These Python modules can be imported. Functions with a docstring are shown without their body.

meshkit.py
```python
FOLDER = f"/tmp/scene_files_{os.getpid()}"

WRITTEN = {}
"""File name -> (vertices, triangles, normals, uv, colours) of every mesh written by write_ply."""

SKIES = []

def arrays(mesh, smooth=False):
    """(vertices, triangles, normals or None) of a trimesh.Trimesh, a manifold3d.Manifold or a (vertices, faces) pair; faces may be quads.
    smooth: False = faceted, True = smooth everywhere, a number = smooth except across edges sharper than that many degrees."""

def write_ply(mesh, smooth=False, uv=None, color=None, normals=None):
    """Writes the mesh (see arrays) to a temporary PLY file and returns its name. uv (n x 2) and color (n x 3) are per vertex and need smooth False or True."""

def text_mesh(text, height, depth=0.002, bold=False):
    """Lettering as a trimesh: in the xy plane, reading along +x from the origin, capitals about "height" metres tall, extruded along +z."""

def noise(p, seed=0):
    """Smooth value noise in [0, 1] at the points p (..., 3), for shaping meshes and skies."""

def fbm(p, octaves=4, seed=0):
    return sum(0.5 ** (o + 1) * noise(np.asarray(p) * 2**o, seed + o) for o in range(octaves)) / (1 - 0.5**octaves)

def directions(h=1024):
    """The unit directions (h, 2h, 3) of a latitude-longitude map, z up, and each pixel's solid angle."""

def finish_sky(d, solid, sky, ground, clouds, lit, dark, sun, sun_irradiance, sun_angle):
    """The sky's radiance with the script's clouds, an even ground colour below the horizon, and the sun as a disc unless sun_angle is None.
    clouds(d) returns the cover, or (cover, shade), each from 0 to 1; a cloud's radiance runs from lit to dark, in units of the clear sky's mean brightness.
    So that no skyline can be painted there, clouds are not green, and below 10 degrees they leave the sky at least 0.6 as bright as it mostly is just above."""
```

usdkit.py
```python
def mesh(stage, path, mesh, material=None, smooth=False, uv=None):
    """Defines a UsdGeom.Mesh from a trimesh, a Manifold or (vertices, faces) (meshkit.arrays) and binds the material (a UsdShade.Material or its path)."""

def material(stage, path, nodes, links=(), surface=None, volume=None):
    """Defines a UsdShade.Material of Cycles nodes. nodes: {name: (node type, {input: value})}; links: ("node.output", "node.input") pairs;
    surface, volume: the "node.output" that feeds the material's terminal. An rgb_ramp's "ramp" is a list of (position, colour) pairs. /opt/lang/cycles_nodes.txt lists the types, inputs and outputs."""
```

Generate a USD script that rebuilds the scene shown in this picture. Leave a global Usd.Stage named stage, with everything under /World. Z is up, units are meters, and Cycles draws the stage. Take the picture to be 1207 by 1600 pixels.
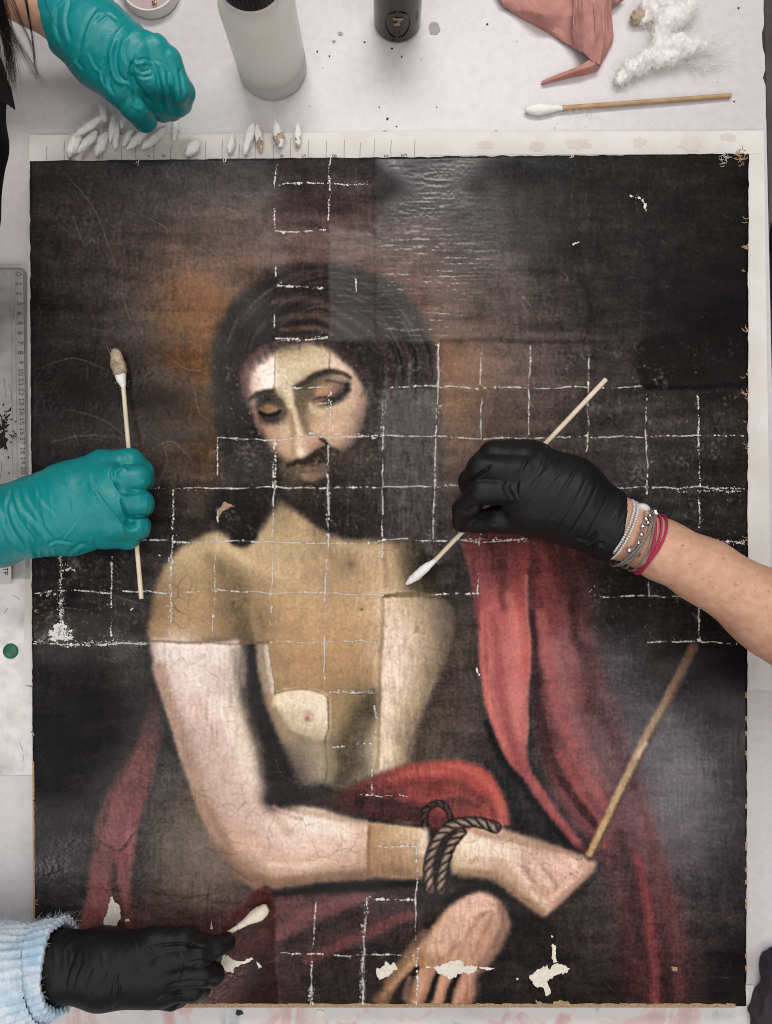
import math
import numpy as np
import trimesh
import usdkit
from meshkit import text_mesh, noise, fbm
from pxr import Gf, Sdf, Usd, UsdGeom, UsdLux, UsdShade, Vt

stage = Usd.Stage.CreateInMemory()
UsdGeom.SetStageUpAxis(stage, UsdGeom.Tokens.z)
UsdGeom.SetStageMetersPerUnit(stage, 1.0)
UsdGeom.Xform.Define(stage, "/World")
UsdGeom.Scope.Define(stage, "/World/Looks")

# ---------------------------------------------------------------- camera, lamps, exposure
F, H = 1160.0, 0.75            # focal length in the photograph's pixels (1207 wide), height above the table top
cam = UsdGeom.Camera.Define(stage, "/World/camera")
cam.CreateHorizontalApertureAttr(36.0)
cam.CreateVerticalApertureAttr(36.0 * 1024 / 772)
cam.CreateFocalLengthAttr(36.0 * F / 1207)
cam.CreateClippingRangeAttr(Gf.Vec2f(0.02, 20))
cam.AddTranslateOp().Set(Gf.Vec3d(0, 0, H))
cam.CreateExposureAttr(0.76)


def lamp(name, at, look, w, h, power, color=(1, 0.97, 0.95)):
    l = UsdLux.RectLight.Define(stage, "/World/" + name)
    l.CreateWidthAttr(w)
    l.CreateHeightAttr(h)
    l.CreateIntensityAttr(power)
    l.CreateColorAttr(Gf.Vec3f(*color))
    m = Gf.Matrix4d().SetLookAt(Gf.Vec3d(*at), Gf.Vec3d(*look), Gf.Vec3d(0.01, 1, 0.02)).GetInverse()
    l.AddTransformOp().Set(m)


lamp("lamp_main", (0.10, 1.16, 1.30), (0.0, 0.1, 0), 1.0, 0.30, 8.6)
lamp("lamp_side", (1.30, -0.72, 1.50), (0.1, -0.1, 0), 0.45, 0.9, 3.2)
lamp("lamp_left", (-1.35, -1.05, 1.45), (-0.1, 0, 0), 0.6, 0.8, 2.6)
lamp("lamp_front", (-0.05, -1.62, 1.45), (0, 0.1, 0), 1.2, 0.3, 3.0)
lamp("lamp_ceiling", (0, 0.1, 2.6), (0, 0, 0), 2.6, 2.6, 1.05)


def P(px, py, z=0.0):
    """The point at height z seen at the photograph's pixel."""
    s = (H - z) / F
    return np.array([(px - 603.5) * s, -(py - 800.0) * s, z])


def PX(v):
    s = F / (H - v[:, 2])
    return np.c_[603.5 + v[:, 0] * s, 800.0 - v[:, 1] * s]


# ---------------------------------------------------------------- names, materials, small mesh kit
used, bases = {}, {}


def numbered(path):
    n = used.get(path, 0)
    used[path] = n + 1
    return path if n == 0 else f"{path}_{n:03d}"


def tag(p, label=None, cat=None, group=None, kind=None):
    p = p.GetPrim() if hasattr(p, "GetPrim") else p
    for k, v in (("label", label), ("category", cat), ("group", group), ("kind", kind)):
        if v:
            p.SetCustomDataByKey(k, v)
    return p


def thing(name, label, cat, base=(0, 0, 0), group=None, kind=None):
    path = numbered("/World/" + name)
    x = UsdGeom.Xform.Define(stage, path)
    x.AddTranslateOp().Set(Gf.Vec3d(*map(float, base)))
    bases[path] = np.array(base, float)
    tag(x, label, cat, group, kind)
    return path


def obj(name, mesh, mat, parent="/World", smooth=True, label=None, kind=None):
    path = numbered(f"{parent}/{name}")
    if hasattr(mesh, "vertices"):
        mesh = (np.array(mesh.vertices), np.array(mesh.faces))
    root = "/".join(path.split("/")[:3])
    v = np.asarray(mesh[0], float) - bases.get(root, 0)
    p = usdkit.mesh(stage, path, (v, np.asarray(mesh[1])), MAT[mat], smooth)
    tag(p, label, kind=kind)
    return path


def curves(name, strands, widths, mat, parent):
    """strands: (n, k, 3)"""
    path = numbered(f"{parent}/{name}")
    root = "/".join(path.split("/")[:3])
    c = UsdGeom.BasisCurves.Define(stage, path)
    s = np.asarray(strands, float) - bases.get(root, 0)
    n, k = s.shape[:2]
    c.CreateTypeAttr("linear")
    c.CreatePointsAttr(Vt.Vec3fArray.FromNumpy(s.reshape(-1, 3).astype(np.float32)))
    c.CreateCurveVertexCountsAttr(Vt.IntArray.FromNumpy(np.full(n, k, np.int32)))
    c.CreateWidthsAttr(Vt.FloatArray.FromNumpy(np.tile(np.broadcast_to(widths, (k,)), n).astype(np.float32)))
    c.SetWidthsInterpolation("vertex")
    UsdShade.MaterialBindingAPI.Apply(c.GetPrim()).Bind(MAT[mat])
    return path


def lin(c):
    c = np.asarray(c, float) / 255
    return tuple(np.where(c < 0.04045, c / 12.92, ((c + 0.055) / 1.055) ** 2.4))


MAT = {}


def mat(name, c1, c2=None, scale=60, rough=0.6, bump=0.0, bscale=400, spec=0.4, detail=4, stretch=(1, 1, 1), lo=0.35, hi=0.65, **kw):
    """A procedural look: two colours (sRGB) mixed by noise, with a fine bump."""
    c2 = c2 or c1
    nodes = {"g": ("geometry", {}), "m": ("mapping", {"scale": stretch}), "n": ("noise_texture", {"scale": scale, "detail": detail, "roughness": 0.6}),
             "r": ("rgb_ramp", {"ramp": [(0, lin(c1)), (lo, lin(c1)), (hi, lin(c2)), (1, lin(c2))]}),
             "p": ("principled_bsdf", {"roughness": rough, "specular_ior_level": spec, **kw})}
    links = [("g.position", "m.vector"), ("m.vector", "n.vector"), ("n.fac", "r.fac"), ("r.color", "p.base_color")]
    if bump:
        nodes |= {"bn": ("noise_texture", {"scale": bscale, "detail": 3}), "b": ("bump", {"strength": 1.0, "distance": bump})}
        links += [("m.vector", "bn.vector"), ("bn.fac", "b.height"), ("b.normal", "p.normal")]
    MAT[name] = usdkit.material(stage, "/World/Looks/" + name, nodes, links, surface="p.BSDF")


def join(ms):
    vs, fs, n = [], [], 0
    for m in ms:
        v, f = (m.vertices, m.faces) if hasattr(m, "vertices") else m
        vs.append(np.asarray(v)); fs.append(np.asarray(f) + n); n += len(v)
    return np.vstack(vs), np.vstack(fs)


def tube(pts, r, n=10, caps=True, flat=1.0):
    p = np.asarray(pts, float)
    r = np.broadcast_to(np.asarray(r, float), (len(p),))
    t = np.gradient(p, axis=0)
    t /= np.linalg.norm(t, axis=1, keepdims=True) + 1e-12
    up = np.array([0, 0, 1.0]) if abs(t[0, 2]) < 0.9 else np.array([1.0, 0, 0])
    a = np.cross(t, up)
    a /= np.linalg.norm(a, axis=1, keepdims=True) + 1e-12
    b = np.cross(a, t)
    th = np.linspace(0, 2 * np.pi, n, endpoint=False)
    v = (p[:, None] + r[:, None, None] * (np.cos(th)[None, :, None] * a[:, None] + flat * np.sin(th)[None, :, None] * b[:, None])).reshape(-1, 3)
    i, j = np.meshgrid(np.arange(len(p) - 1), np.arange(n), indexing="ij")
    q = np.stack([i * n + j, i * n + (j + 1) % n, (i + 1) * n + (j + 1) % n, (i + 1) * n + j], -1).reshape(-1, 4)
    f = np.vstack([q[:, [0, 2, 1]], q[:, [0, 3, 2]]])
    if caps:
        k = len(v)
        v = np.vstack([v, p[0], p[-1]])
        o, e = np.arange(n), (len(p) - 1) * n + np.arange(n)
        f = np.vstack([f, np.c_[np.full(n, k), np.roll(o, -1), o][:, [0, 2, 1]], np.c_[np.full(n, k + 1), e, np.roll(e, -1)][:, [0, 2, 1]]])
    return v, f[:, ::-1]


def lathe(profile, at, n=48):
    """profile: (radius, height) pairs turned about the vertical through at."""
    pr = np.array(profile, float)
    th = np.linspace(0, 2 * np.pi, n, endpoint=False)
    v = np.stack([pr[:, 0, None] * np.cos(th), pr[:, 0, None] * np.sin(th), np.repeat(pr[:, 1, None], n, 1)], -1).reshape(-1, 3) + np.asarray(at)
    i, j = np.meshgrid(np.arange(len(pr) - 1), np.arange(n), indexing="ij")
    q = np.stack([i * n + j, i * n + (j + 1) % n, (i + 1) * n + (j + 1) % n, (i + 1) * n + j], -1).reshape(-1, 4)
    return v, np.vstack([q[:, :3], q[:, [0, 2, 3]]])


def plate(pts, z0, z1, bevel=0.0):
    """A prism over photograph pixels (read at height z1) between two heights."""
    from shapely.geometry import Polygon
    q = Polygon([tuple(P(x, y, z1)[:2]) for x, y in pts])
    if not q.is_valid:
        q = q.buffer(0)
        q = max(getattr(q, "geoms", [q]), key=lambda g: g.area)
    m = trimesh.creation.extrude_polygon(q, z1 - z0, engine="earcut")
    m.apply_translation([0, 0, z0])
    return m
# ---------------------------------------------------------------- the painting's paint (colour, relief and gloss fields)
from scipy.ndimage import gaussian_filter, map_coordinates, zoom as nd_zoom
from scipy.interpolate import RBFInterpolator
from scipy.spatial import cKDTree

G, X0, Y0 = 1.40, 44.0, 236.0
NX, NY = int(1131 / G), int(1343 / G)
GX, GY = np.meshgrid(X0 + np.arange(NX) * G, Y0 + np.arange(NY) * G)
ART = np.zeros((NY, NX, 3), np.float32)
RELIEF = np.zeros((NY, NX), np.float32)
GLOSS = np.full((NY, NX), 0.10, np.float32)


def nz(sx, sy, seed):
    r = np.random.default_rng(seed)
    a = gaussian_filter(r.standard_normal((NY, NX)).astype(np.float32), (sy / G, sx / G), mode="wrap")
    return a / a.std()


def spline(pts, closed=False, n=10):
    p = np.array(pts, float)
    k = len(p)
    if k < 3:
        return p
    idx = np.arange(k if closed else k - 1)
    g = (lambda i: p[i % k]) if closed else (lambda i: p[np.clip(i, 0, k - 1)])
    t = np.linspace(0, 1, n, endpoint=False)[None, :, None]
    a, b, c, d = (g(idx + o)[:, None, :] for o in (-1, 0, 1, 2))
    q = 0.5 * (2 * b + (c - a) * t + (2 * a - 5 * b + 4 * c - d) * t ** 2 + (3 * b - a - 3 * c + d) * t ** 3)
    q = q.reshape(-1, p.shape[1])
    return q if closed else np.vstack([q, p[-1:]])


def window(pts, pad):
    x, y = np.array(pts)[:, 0], np.array(pts)[:, 1]
    return (slice(max(0, int((y.min() - pad - Y0) / G)), min(NY, int((y.max() + pad - Y0) / G) + 2)),
            slice(max(0, int((x.min() - pad - X0) / G)), min(NX, int((x.max() + pad - X0) / G) + 2)))


def poly_mask(pts, feather, straight=False, rough=0.0, seed=0):
    q = np.array(pts, float) if straight else spline(pts, True)
    pad = 3 * feather + 4 + rough * 3
    w = window(q, pad)
    gx, gy = GX[w], GY[w]
    h, wd = gx.shape
    cnt = np.zeros((h, wd + 1), np.int32)
    y0, x0 = (gy[0, 0], gx[0, 0]) if h and wd else (0, 0)
    for (xa, ya), (xb, yb) in zip(q, np.roll(q, -1, 0)):
        if ya == yb:
            continue
        if ya > yb:
            xa, ya, xb, yb = xb, yb, xa, ya
        r0, r1 = int(np.ceil((ya - y0) / G)), int(np.ceil((yb - y0) / G))
        rr = np.arange(max(r0, 0), min(r1, h))
        if len(rr):
            xs = xa + (xb - xa) * (y0 + rr * G - ya) / (yb - ya)
            np.add.at(cnt, (rr, np.clip(np.ceil((xs - x0) / G).astype(int), 0, wd)), 1)
    m = (np.cumsum(cnt, 1)[:, :wd] % 2).astype(np.float32)
    if rough:
        r = np.random.default_rng(seed + int(q[0, 0] * 7 + q[0, 1]))
        d = [gaussian_filter(r.standard_normal(m.shape), 2.2) * 4.4 * rough / G for _ in range(2)]
        yy, xx = np.mgrid[0:h, 0:wd]
        m = map_coordinates(m, [yy + d[0], xx + d[1]], order=1, mode="nearest")
    return w, gaussian_filter(m, max(feather, 0.5) / G)


def field(samples, w, step=7):
    """A smooth colour field through (x, y, r, g, b) samples."""
    s = np.array(samples, float)
    gx, gy = GX[w], GY[w]
    h, wd = gx.shape
    ys, xs = np.linspace(0, h - 1, max(3, h // step)), np.linspace(0, wd - 1, max(3, wd // step))
    qx, qy = np.meshgrid(gx[0, 0] + xs * G, gy[0, 0] + ys * G)
    f = RBFInterpolator(s[:, :2], s[:, 2:], kernel="linear", smoothing=0.5, degree=0)(np.c_[qx.ravel(), qy.ravel()]).reshape(len(ys), len(xs), 3)
    yy, xx = np.meshgrid(np.arange(h) * (len(ys) - 1) / max(h - 1, 1), np.arange(wd) * (len(xs) - 1) / max(wd - 1, 1), indexing="ij")
    return np.clip(np.stack([map_coordinates(f[..., k], [yy, xx], order=1) for k in range(3)], -1), 0, 255)


def lay(w, m, color, op=1.0):
    m = (m * op)[..., None]
    c = field(color, w) if np.ndim(color) == 2 else np.array(color, float)
    ART[w] = ART[w] * (1 - m) + c * m


def fill(pts, color, feather=2.0, op=1.0, straight=False, rough=0.0):
    w, m = poly_mask(pts, feather, straight, rough)
    lay(w, m, color, op)


def line_mask(pts, width, feather):
    q = spline(pts, False, 14)
    wd = np.interp(np.linspace(0, 1, len(q)), np.linspace(0, 1, np.size(width)), np.atleast_1d(width)) / 2
    d = np.r_[0, np.cumsum(np.linalg.norm(np.diff(q, axis=0), axis=1))]
    t = np.linspace(0, d[-1], max(3, int(d[-1] / 1.2)))
    q, wd = np.c_[np.interp(t, d, q[:, 0]), np.interp(t, d, q[:, 1])], np.interp(t, d, wd)
    w = window(q, wd.max() + 1.6 * feather + 3)
    dist, i = cKDTree(q).query(np.c_[GX[w].ravel(), GY[w].ravel()], distance_upper_bound=wd.max() + 1.6 * feather + 3)
    i = np.minimum(i, len(q) - 1)
    if feather > 2.5:
        u = np.exp(-(np.maximum(dist - 0.45 * wd[i], 0) / (0.35 * wd[i] + 0.42 * feather)) ** 2)
    else:
        u = np.clip((wd[i] + feather / 2 - dist) / max(feather, 0.6), 0, 1)
        u = u * u * (3 - 2 * u)
    return w, u.reshape(GX[w].shape).astype(np.float32)


def stroke(pts, width, color, feather=4.0, op=1.0):
    w, m = line_mask(pts, width, feather)
    lay(w, m, color, op)


def blob(x, y, rx, ry, color, op=1.0, rot=0.0, p=1.0):
    c, s = math.cos(rot), math.sin(rot)
    R = 2.6 * max(rx, ry)
    w = window([(x - R, y - R), (x + R, y + R)], 0)
    dx, dy = GX[w] - x, GY[w] - y
    d = ((dx * c + dy * s) / rx) ** 2 + ((dy * c - dx * s) / ry) ** 2
    lay(w, np.exp(-d ** p).astype(np.float32), color, op)


def rect(x0, y0, x1, y1):
    return [(x0, y0), (x1, y0), (x1, y1), (x0, y1)]


def tint(pts, gain, add=(0, 0, 0), feather=1.5, straight=True, rough=1.0):
    w, m = poly_mask(pts, feather, straight, rough)
    m = m[..., None]
    ART[w] = np.clip(ART[w] * (1 - m) + (ART[w] * np.array(gain) + np.array(add)) * m, 0, 255)


def paint():
    rr0 = np.random.default_rng(77)
    all_ = (slice(0, NY), slice(0, NX))
    # -------- dark ground behind the figure
    bg = [(60, 260, 40, 36, 36), (150, 260, 40, 37, 37), (280, 265, 42, 39, 39), (400, 270, 46, 43, 43), (60, 330, 50, 43, 43), (150, 350, 62, 52, 52), (250, 330, 60, 50, 48), (340, 330, 72, 58, 52),
          (400, 390, 92, 70, 60), (340, 400, 88, 66, 52), (300, 450, 108, 72, 48), (270, 500, 112, 76, 44), (320, 480, 112, 76, 50), (310, 560, 104, 64, 24), (260, 550, 78, 50, 26), (315, 620, 98, 64, 30), (320, 700, 84, 58, 36),
          (220, 450, 76, 60, 52), (150, 440, 56, 48, 46), (90, 420, 46, 41, 41), (70, 500, 44, 40, 40), (150, 520, 52, 47, 48), (220, 520, 66, 55, 52), (130, 590, 40, 34, 33), (60, 600, 34, 31, 31), (220, 590, 50, 37, 28),
          (160, 650, 40, 34, 32), (80, 680, 46, 43, 42), (240, 660, 62, 48, 40), (280, 730, 66, 52, 44), (270, 790, 48, 42, 40), (320, 760, 72, 58, 48),
          (470, 270, 52, 46, 46), (470, 330, 72, 55, 54), (550, 300, 74, 60, 60), (550, 340, 80, 64, 60), (460, 395, 98, 74, 66), (560, 390, 98, 78, 72),
          (600, 290, 38, 36, 36), (640, 300, 52, 50, 50), (620, 380, 84, 66, 60), (660, 430, 96, 66, 54), (700, 400, 82, 64, 58), (690, 500, 102, 70, 54), (750, 480, 84, 66, 58), (720, 330, 66, 58, 56), (820, 460, 66, 56, 53),
          (800, 300, 56, 53, 52), (850, 380, 54, 49, 48), (930, 300, 47, 45, 44), (900, 480, 52, 47, 47), (1000, 300, 42, 40, 39), (1000, 420, 38, 36, 36), (960, 500, 44, 41, 41), (1100, 280, 34, 32, 31), (1110, 380, 32, 29, 28),
          (1080, 470, 30, 27, 27), (1150, 450, 25, 22, 22), (1080, 560, 26, 22, 22), (1150, 560, 22, 19, 19), (1160, 260, 28, 26, 24),
          (100, 900, 42, 38, 38), (200, 900, 46, 41, 40), (70, 960, 50, 47, 46), (200, 970, 60, 56, 55), (120, 980, 52, 49, 48), (100, 1050, 38, 35, 36), (150, 1100, 30, 27, 28), (90, 1150, 24, 22, 23), (200, 1060, 50, 46, 46),
          (80, 1250, 32, 30, 30), (150, 1200, 34, 31, 32), (120, 1300, 44, 40, 41), (90, 1350, 50, 46, 47), (100, 1420, 50, 46, 47), (250, 1150, 42, 38, 38), (240, 1250, 68, 60, 58), (230, 1350, 66, 60, 58), (240, 1430, 96, 74, 74), (300, 1430, 98, 76, 74),
          (500, 1500, 54, 42, 44), (450, 1530, 46, 36, 38), (600, 1400, 58, 47, 49), (560, 1540, 46, 35, 37), (820, 1500, 46, 37, 38), (900, 1480, 58, 48, 49), (950, 1400, 68, 57, 59), (1050, 1400, 76, 68, 71), (1090, 1300, 88, 82, 87), (1060, 1250, 92, 88, 94),
          (1130, 1420, 60, 53, 55), (1110, 1540, 36, 29, 30), (1000, 1530, 50, 36, 38), (900, 1550, 44, 34, 36), (1050, 1160, 86, 83, 88), (1020, 1100, 72, 66, 69), (1130, 1200, 58, 53, 55), (1150, 1100, 36, 31, 32), (1130, 1040, 24, 20, 20), (1050, 1050, 40, 34, 34),
          (1000, 980, 46, 40, 40), (1080, 970, 40, 36, 36), (970, 920, 40, 35, 35), (960, 1060, 62, 56, 58), (1060, 870, 47, 43, 43), (1140, 900, 36, 32, 32), (1150, 1350, 48, 42, 44), (1150, 1500, 30, 24, 25),
          (720, 1060, 66, 55, 50), (710, 1150, 70, 58, 53), (660, 1170, 82, 70, 60), (800, 1260, 46, 43, 45), (760, 1180, 60, 52, 51), (850, 1310, 40, 36, 38), (700, 920, 66, 58, 56), (710, 990, 72, 61, 54),
          (740, 580, 124, 96, 80), (720, 640, 128, 100, 80), (780, 640, 98, 78, 70), (800, 570, 90, 74, 68), (880, 570, 72, 62, 60), (960, 570, 64, 57, 56), (880, 640, 72, 63, 60), (960, 640, 64, 57, 55), (1050, 650, 56, 51, 50), (1130, 660, 50, 46, 45),
          (720, 700, 118, 94, 80), (700, 730, 96, 78, 70), (1050, 720, 52, 48, 47), (980, 720, 58, 52, 50), (1130, 730, 46, 42, 42), (1050, 800, 50, 46, 46), (960, 720, 60, 54, 52), (700, 800, 74, 64, 62), (650, 720, 78, 72, 70), (640, 800, 72, 66, 64), (560, 860, 90, 78, 66)]
    lay(all_, np.ones((NY, NX), np.float32), bg)
    # brush drag, blotches
    ART[:] *= (1 + 0.055 * nz(26, 5, 1) + 0.05 * nz(30, 30, 2))[..., None]
    # amber square, dark squares of old varnish
    tint(rect(255, 540, 332, 604), (1.12, 1.05, 0.85), feather=3)
    tint([(60, 580), (240, 580), (300, 600), (300, 640), (210, 655), (70, 640)], (0.82, 0.8, 0.78), feather=7)
    fill([(1007, 528), (1160, 528), (1165, 604), (1100, 608), (1010, 604)], (27, 23, 23), 3, 0.75, rough=1)
    stroke([(1010, 602), (1060, 606), (1120, 604), (1160, 600)], 5, (16, 13, 13), 4, 0.8)
    stroke([(690, 533), (760, 531), (860, 534), (1000, 532)], 3, (44, 34, 31), 6, 0.35)
    stroke([(905, 430), (922, 470), (922, 520)], 6, (36, 31, 31), 6, 0.6)
    # bare side of the torso seen past the arm
    fill([(262, 1215), (300, 1230), (330, 1290), (360, 1350), (390, 1395), (330, 1420), (262, 1410), (245, 1330)], [(280, 1240, 84, 74, 68), (330, 1300, 126, 110, 96), (280, 1330, 104, 92, 82), (340, 1370, 122, 104, 92), (290, 1400, 110, 96, 84), (370, 1400, 90, 72, 64)], 17, 0.95)
    # left cloak strip
    fill([(236, 1085), (250, 1078), (252, 1130), (246, 1184), (234, 1231), (217, 1292), (210, 1339), (203, 1400), (212, 1465), (124, 1465), (136, 1400), (144, 1332), (156, 1272), (182, 1214), (208, 1167), (223, 1120)],
         [(243, 1095, 62, 42, 42), (235, 1150, 88, 52, 52), (215, 1180, 104, 60, 58), (200, 1230, 112, 64, 62), (180, 1270, 122, 70, 70), (185, 1310, 138, 84, 84), (165, 1350, 126, 74, 74), (160, 1400, 136, 80, 80), (150, 1450, 116, 70, 70), (195, 1440, 112, 70, 72)], 3.5)
    stroke([(185, 1450), (180, 1400), (178, 1350)], [22, 14, 2], (72, 50, 50), 8, 0.8)
    stroke([(228, 1100), (215, 1150), (190, 1210), (165, 1270), (150, 1330)], 6, (24, 20, 21), 7, 0.25)
    stroke([(150, 1310), (185, 1330), (212, 1300)], 3, (84, 50, 52), 3, 0.6)
    # lap drapery, lower left
    fill([(300, 1440), (360, 1420), (400, 1392), (470, 1390), (570, 1392), (640, 1400), (660, 1440), (600, 1575), (230, 1575), (230, 1480)],
         [(250, 1470, 104, 72, 72), (330, 1450, 98, 62, 62), (330, 1540, 96, 50, 50), (450, 1420, 98, 62, 64), (500, 1410, 90, 58, 60), (450, 1480, 70, 52, 55), (560, 1420, 74, 52, 54), (500, 1540, 52, 40, 42), (600, 1500, 54, 40, 42), (600, 1430, 70, 54, 55)], 8, 0.95)
    stroke([(432, 1462), (480, 1432), (530, 1412), (575, 1400)], [10, 22, 16, 8], (122, 76, 78), 16, 0.75)
    stroke([(450, 1480), (500, 1450), (560, 1425)], [8, 12, 6], (60, 46, 49), 12, 0.8)
    stroke([(480, 1500), (540, 1474), (590, 1452), (640, 1430)], [8, 16, 12, 8], (112, 64, 64), 14, 0.75)
    stroke([(470, 1540), (530, 1500), (600, 1480)], [8, 16, 8], (48, 37, 40), 14, 0.7)
    stroke([(430, 1394), (500, 1388), (575, 1384), (650, 1380)], [12, 16, 14, 6], (30, 23, 23), 10, 0.9)
    # torso and far arm
    tz = lambda *q: [(230 + x / 2.414, 820 + y / 2.414) for x, y in q]
    tc = lambda *q: [(230 + x / 2.414, 820 + y / 2.414, r_, g_, b_) for x, y, r_, g_, b_ in q]
    fill([(440, 770), (428, 800), (402, 836), (378, 848), (338, 832), (302, 846), (270, 868), (247, 905), (238, 946), (236, 1002), (300, 1003), (378, 1004), (392, 1060), (430, 1150), (436, 1210), (500, 1236), (560, 1222), (600, 1206), (640, 1190), (650, 1137), (680, 1069), (706, 1005), (708, 950),
          (684, 930), (681, 890), (668, 862), (640, 845), (580, 842), (540, 838), (505, 828), (470, 800)],
         tc((40, 300, 140, 112, 84), (70, 200, 150, 126, 96), (110, 150, 178, 154, 120), (150, 100, 188, 166, 130), (220, 55, 172, 150, 115), (265, 100, 200, 178, 140), (200, 160, 176, 150, 114), (150, 300, 176, 146, 110), (220, 300, 172, 142, 106), (285, 190, 146, 123, 91), (335, 230, 124, 104, 77), (320, 340, 132, 108, 80), (385, 290, 156, 129, 96), (420, 350, 136, 112, 82), (355, 420, 106, 87, 65), (60, 400, 170, 138, 104), (120, 410, 184, 152, 116), (300, 410, 146, 118, 89),
            (400, 140, 190, 163, 125), (440, 50, 194, 170, 132), (500, 150, 200, 171, 133), (560, 190, 194, 166, 130), (560, 60, 188, 162, 124), (640, 100, 180, 154, 118), (765, 150, 146, 122, 95), (720, 110, 178, 152, 118), (820, 130, 194, 166, 132), (860, 200, 190, 162, 128), (560, 300, 190, 157, 119), (700, 320, 188, 155, 119), (820, 320, 196, 163, 126), (865, 400, 186, 154, 120), (500, 420, 178, 146, 110), (540, 500, 176, 142, 105), (620, 560, 175, 141, 105), (760, 500, 178, 144, 107), (850, 560, 166, 135, 102), (740, 690, 156, 131, 98), (800, 720, 110, 94, 69), (845, 690, 88, 76, 57), (700, 780, 158, 138, 107), (760, 820, 90, 78, 61), (700, 900, 112, 100, 80), (720, 960, 82, 72, 59), (810, 900, 104, 91, 72), (650, 950, 140, 126, 104),
            (905, 110, 192, 167, 132), (930, 200, 190, 162, 126), (960, 110, 124, 106, 79), (1010, 130, 62, 54, 45), (1045, 200, 54, 47, 40), (990, 230, 124, 106, 80), (1075, 245, 58, 50, 45),
            (920, 300, 216, 190, 168), (960, 290, 198, 172, 144), (1040, 300, 162, 140, 114), (1120, 320, 108, 93, 80), (920, 420, 230, 206, 194), (980, 420, 222, 198, 178), (1040, 430, 194, 170, 143), (1100, 430, 128, 110, 91), (920, 560, 231, 209, 195), (980, 560, 218, 196, 174), (1040, 560, 164, 144, 120), (1080, 560, 108, 93, 81), (910, 700, 229, 207, 185), (960, 700, 210, 188, 160), (1000, 720, 148, 129, 107), (900, 850, 230, 210, 188), (950, 860, 190, 166, 138), (985, 860, 116, 99, 86), (890, 900, 238, 220, 200)), 4.0)
    fill(tz((890, 275), (1000, 262), (1100, 275), (1155, 320), (1130, 440), (1075, 600), (1010, 770), (985, 890), (872, 930), (876, 680), (888, 460)), tc((920, 300, 218, 192, 170), (960, 290, 202, 176, 148), (1040, 300, 166, 144, 118), (1120, 320, 106, 91, 79), (905, 420, 232, 208, 196), (970, 420, 226, 202, 184), (1040, 430, 192, 168, 142), (1110, 430, 116, 100, 84), (920, 560, 232, 210, 197), (980, 560, 220, 198, 177), (1045, 560, 158, 138, 115), (910, 700, 230, 208, 188), (955, 700, 214, 192, 164), (1000, 730, 146, 127, 106), (900, 850, 232, 212, 190), (950, 860, 190, 166, 138), (985, 860, 112, 96, 83)), 4.5, 0.75)
    stroke(tz((890, 270), (885, 440), (876, 680), (868, 920)), 4, (146, 120, 88), 5, 0.55)
    stroke(tz((888, 268), (1000, 258), (1085, 270)), 2.6, (110, 90, 64), 3.5, 0.7)
    fill(tz((960, 90), (1010, 78), (1060, 120), (1088, 190), (1088, 262), (1040, 266), (1000, 240), (975, 180)), tc((975, 110, 110, 94, 70), (1010, 120, 64, 56, 46), (1050, 180, 50, 44, 38), (1000, 220, 110, 94, 70), (1060, 250, 66, 57, 46)), 5, 0.85)
    stroke(tz((905, 70), (893, 140), (905, 230)), [4, 6, 4], (158, 126, 98), 6, 0.5)
    # modelling of chest and shoulder
    stroke(tz((300, 90), (380, 140), (440, 160), (520, 200)), [4, 9, 9, 4], (208, 182, 143), 10, 0.55)
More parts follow.
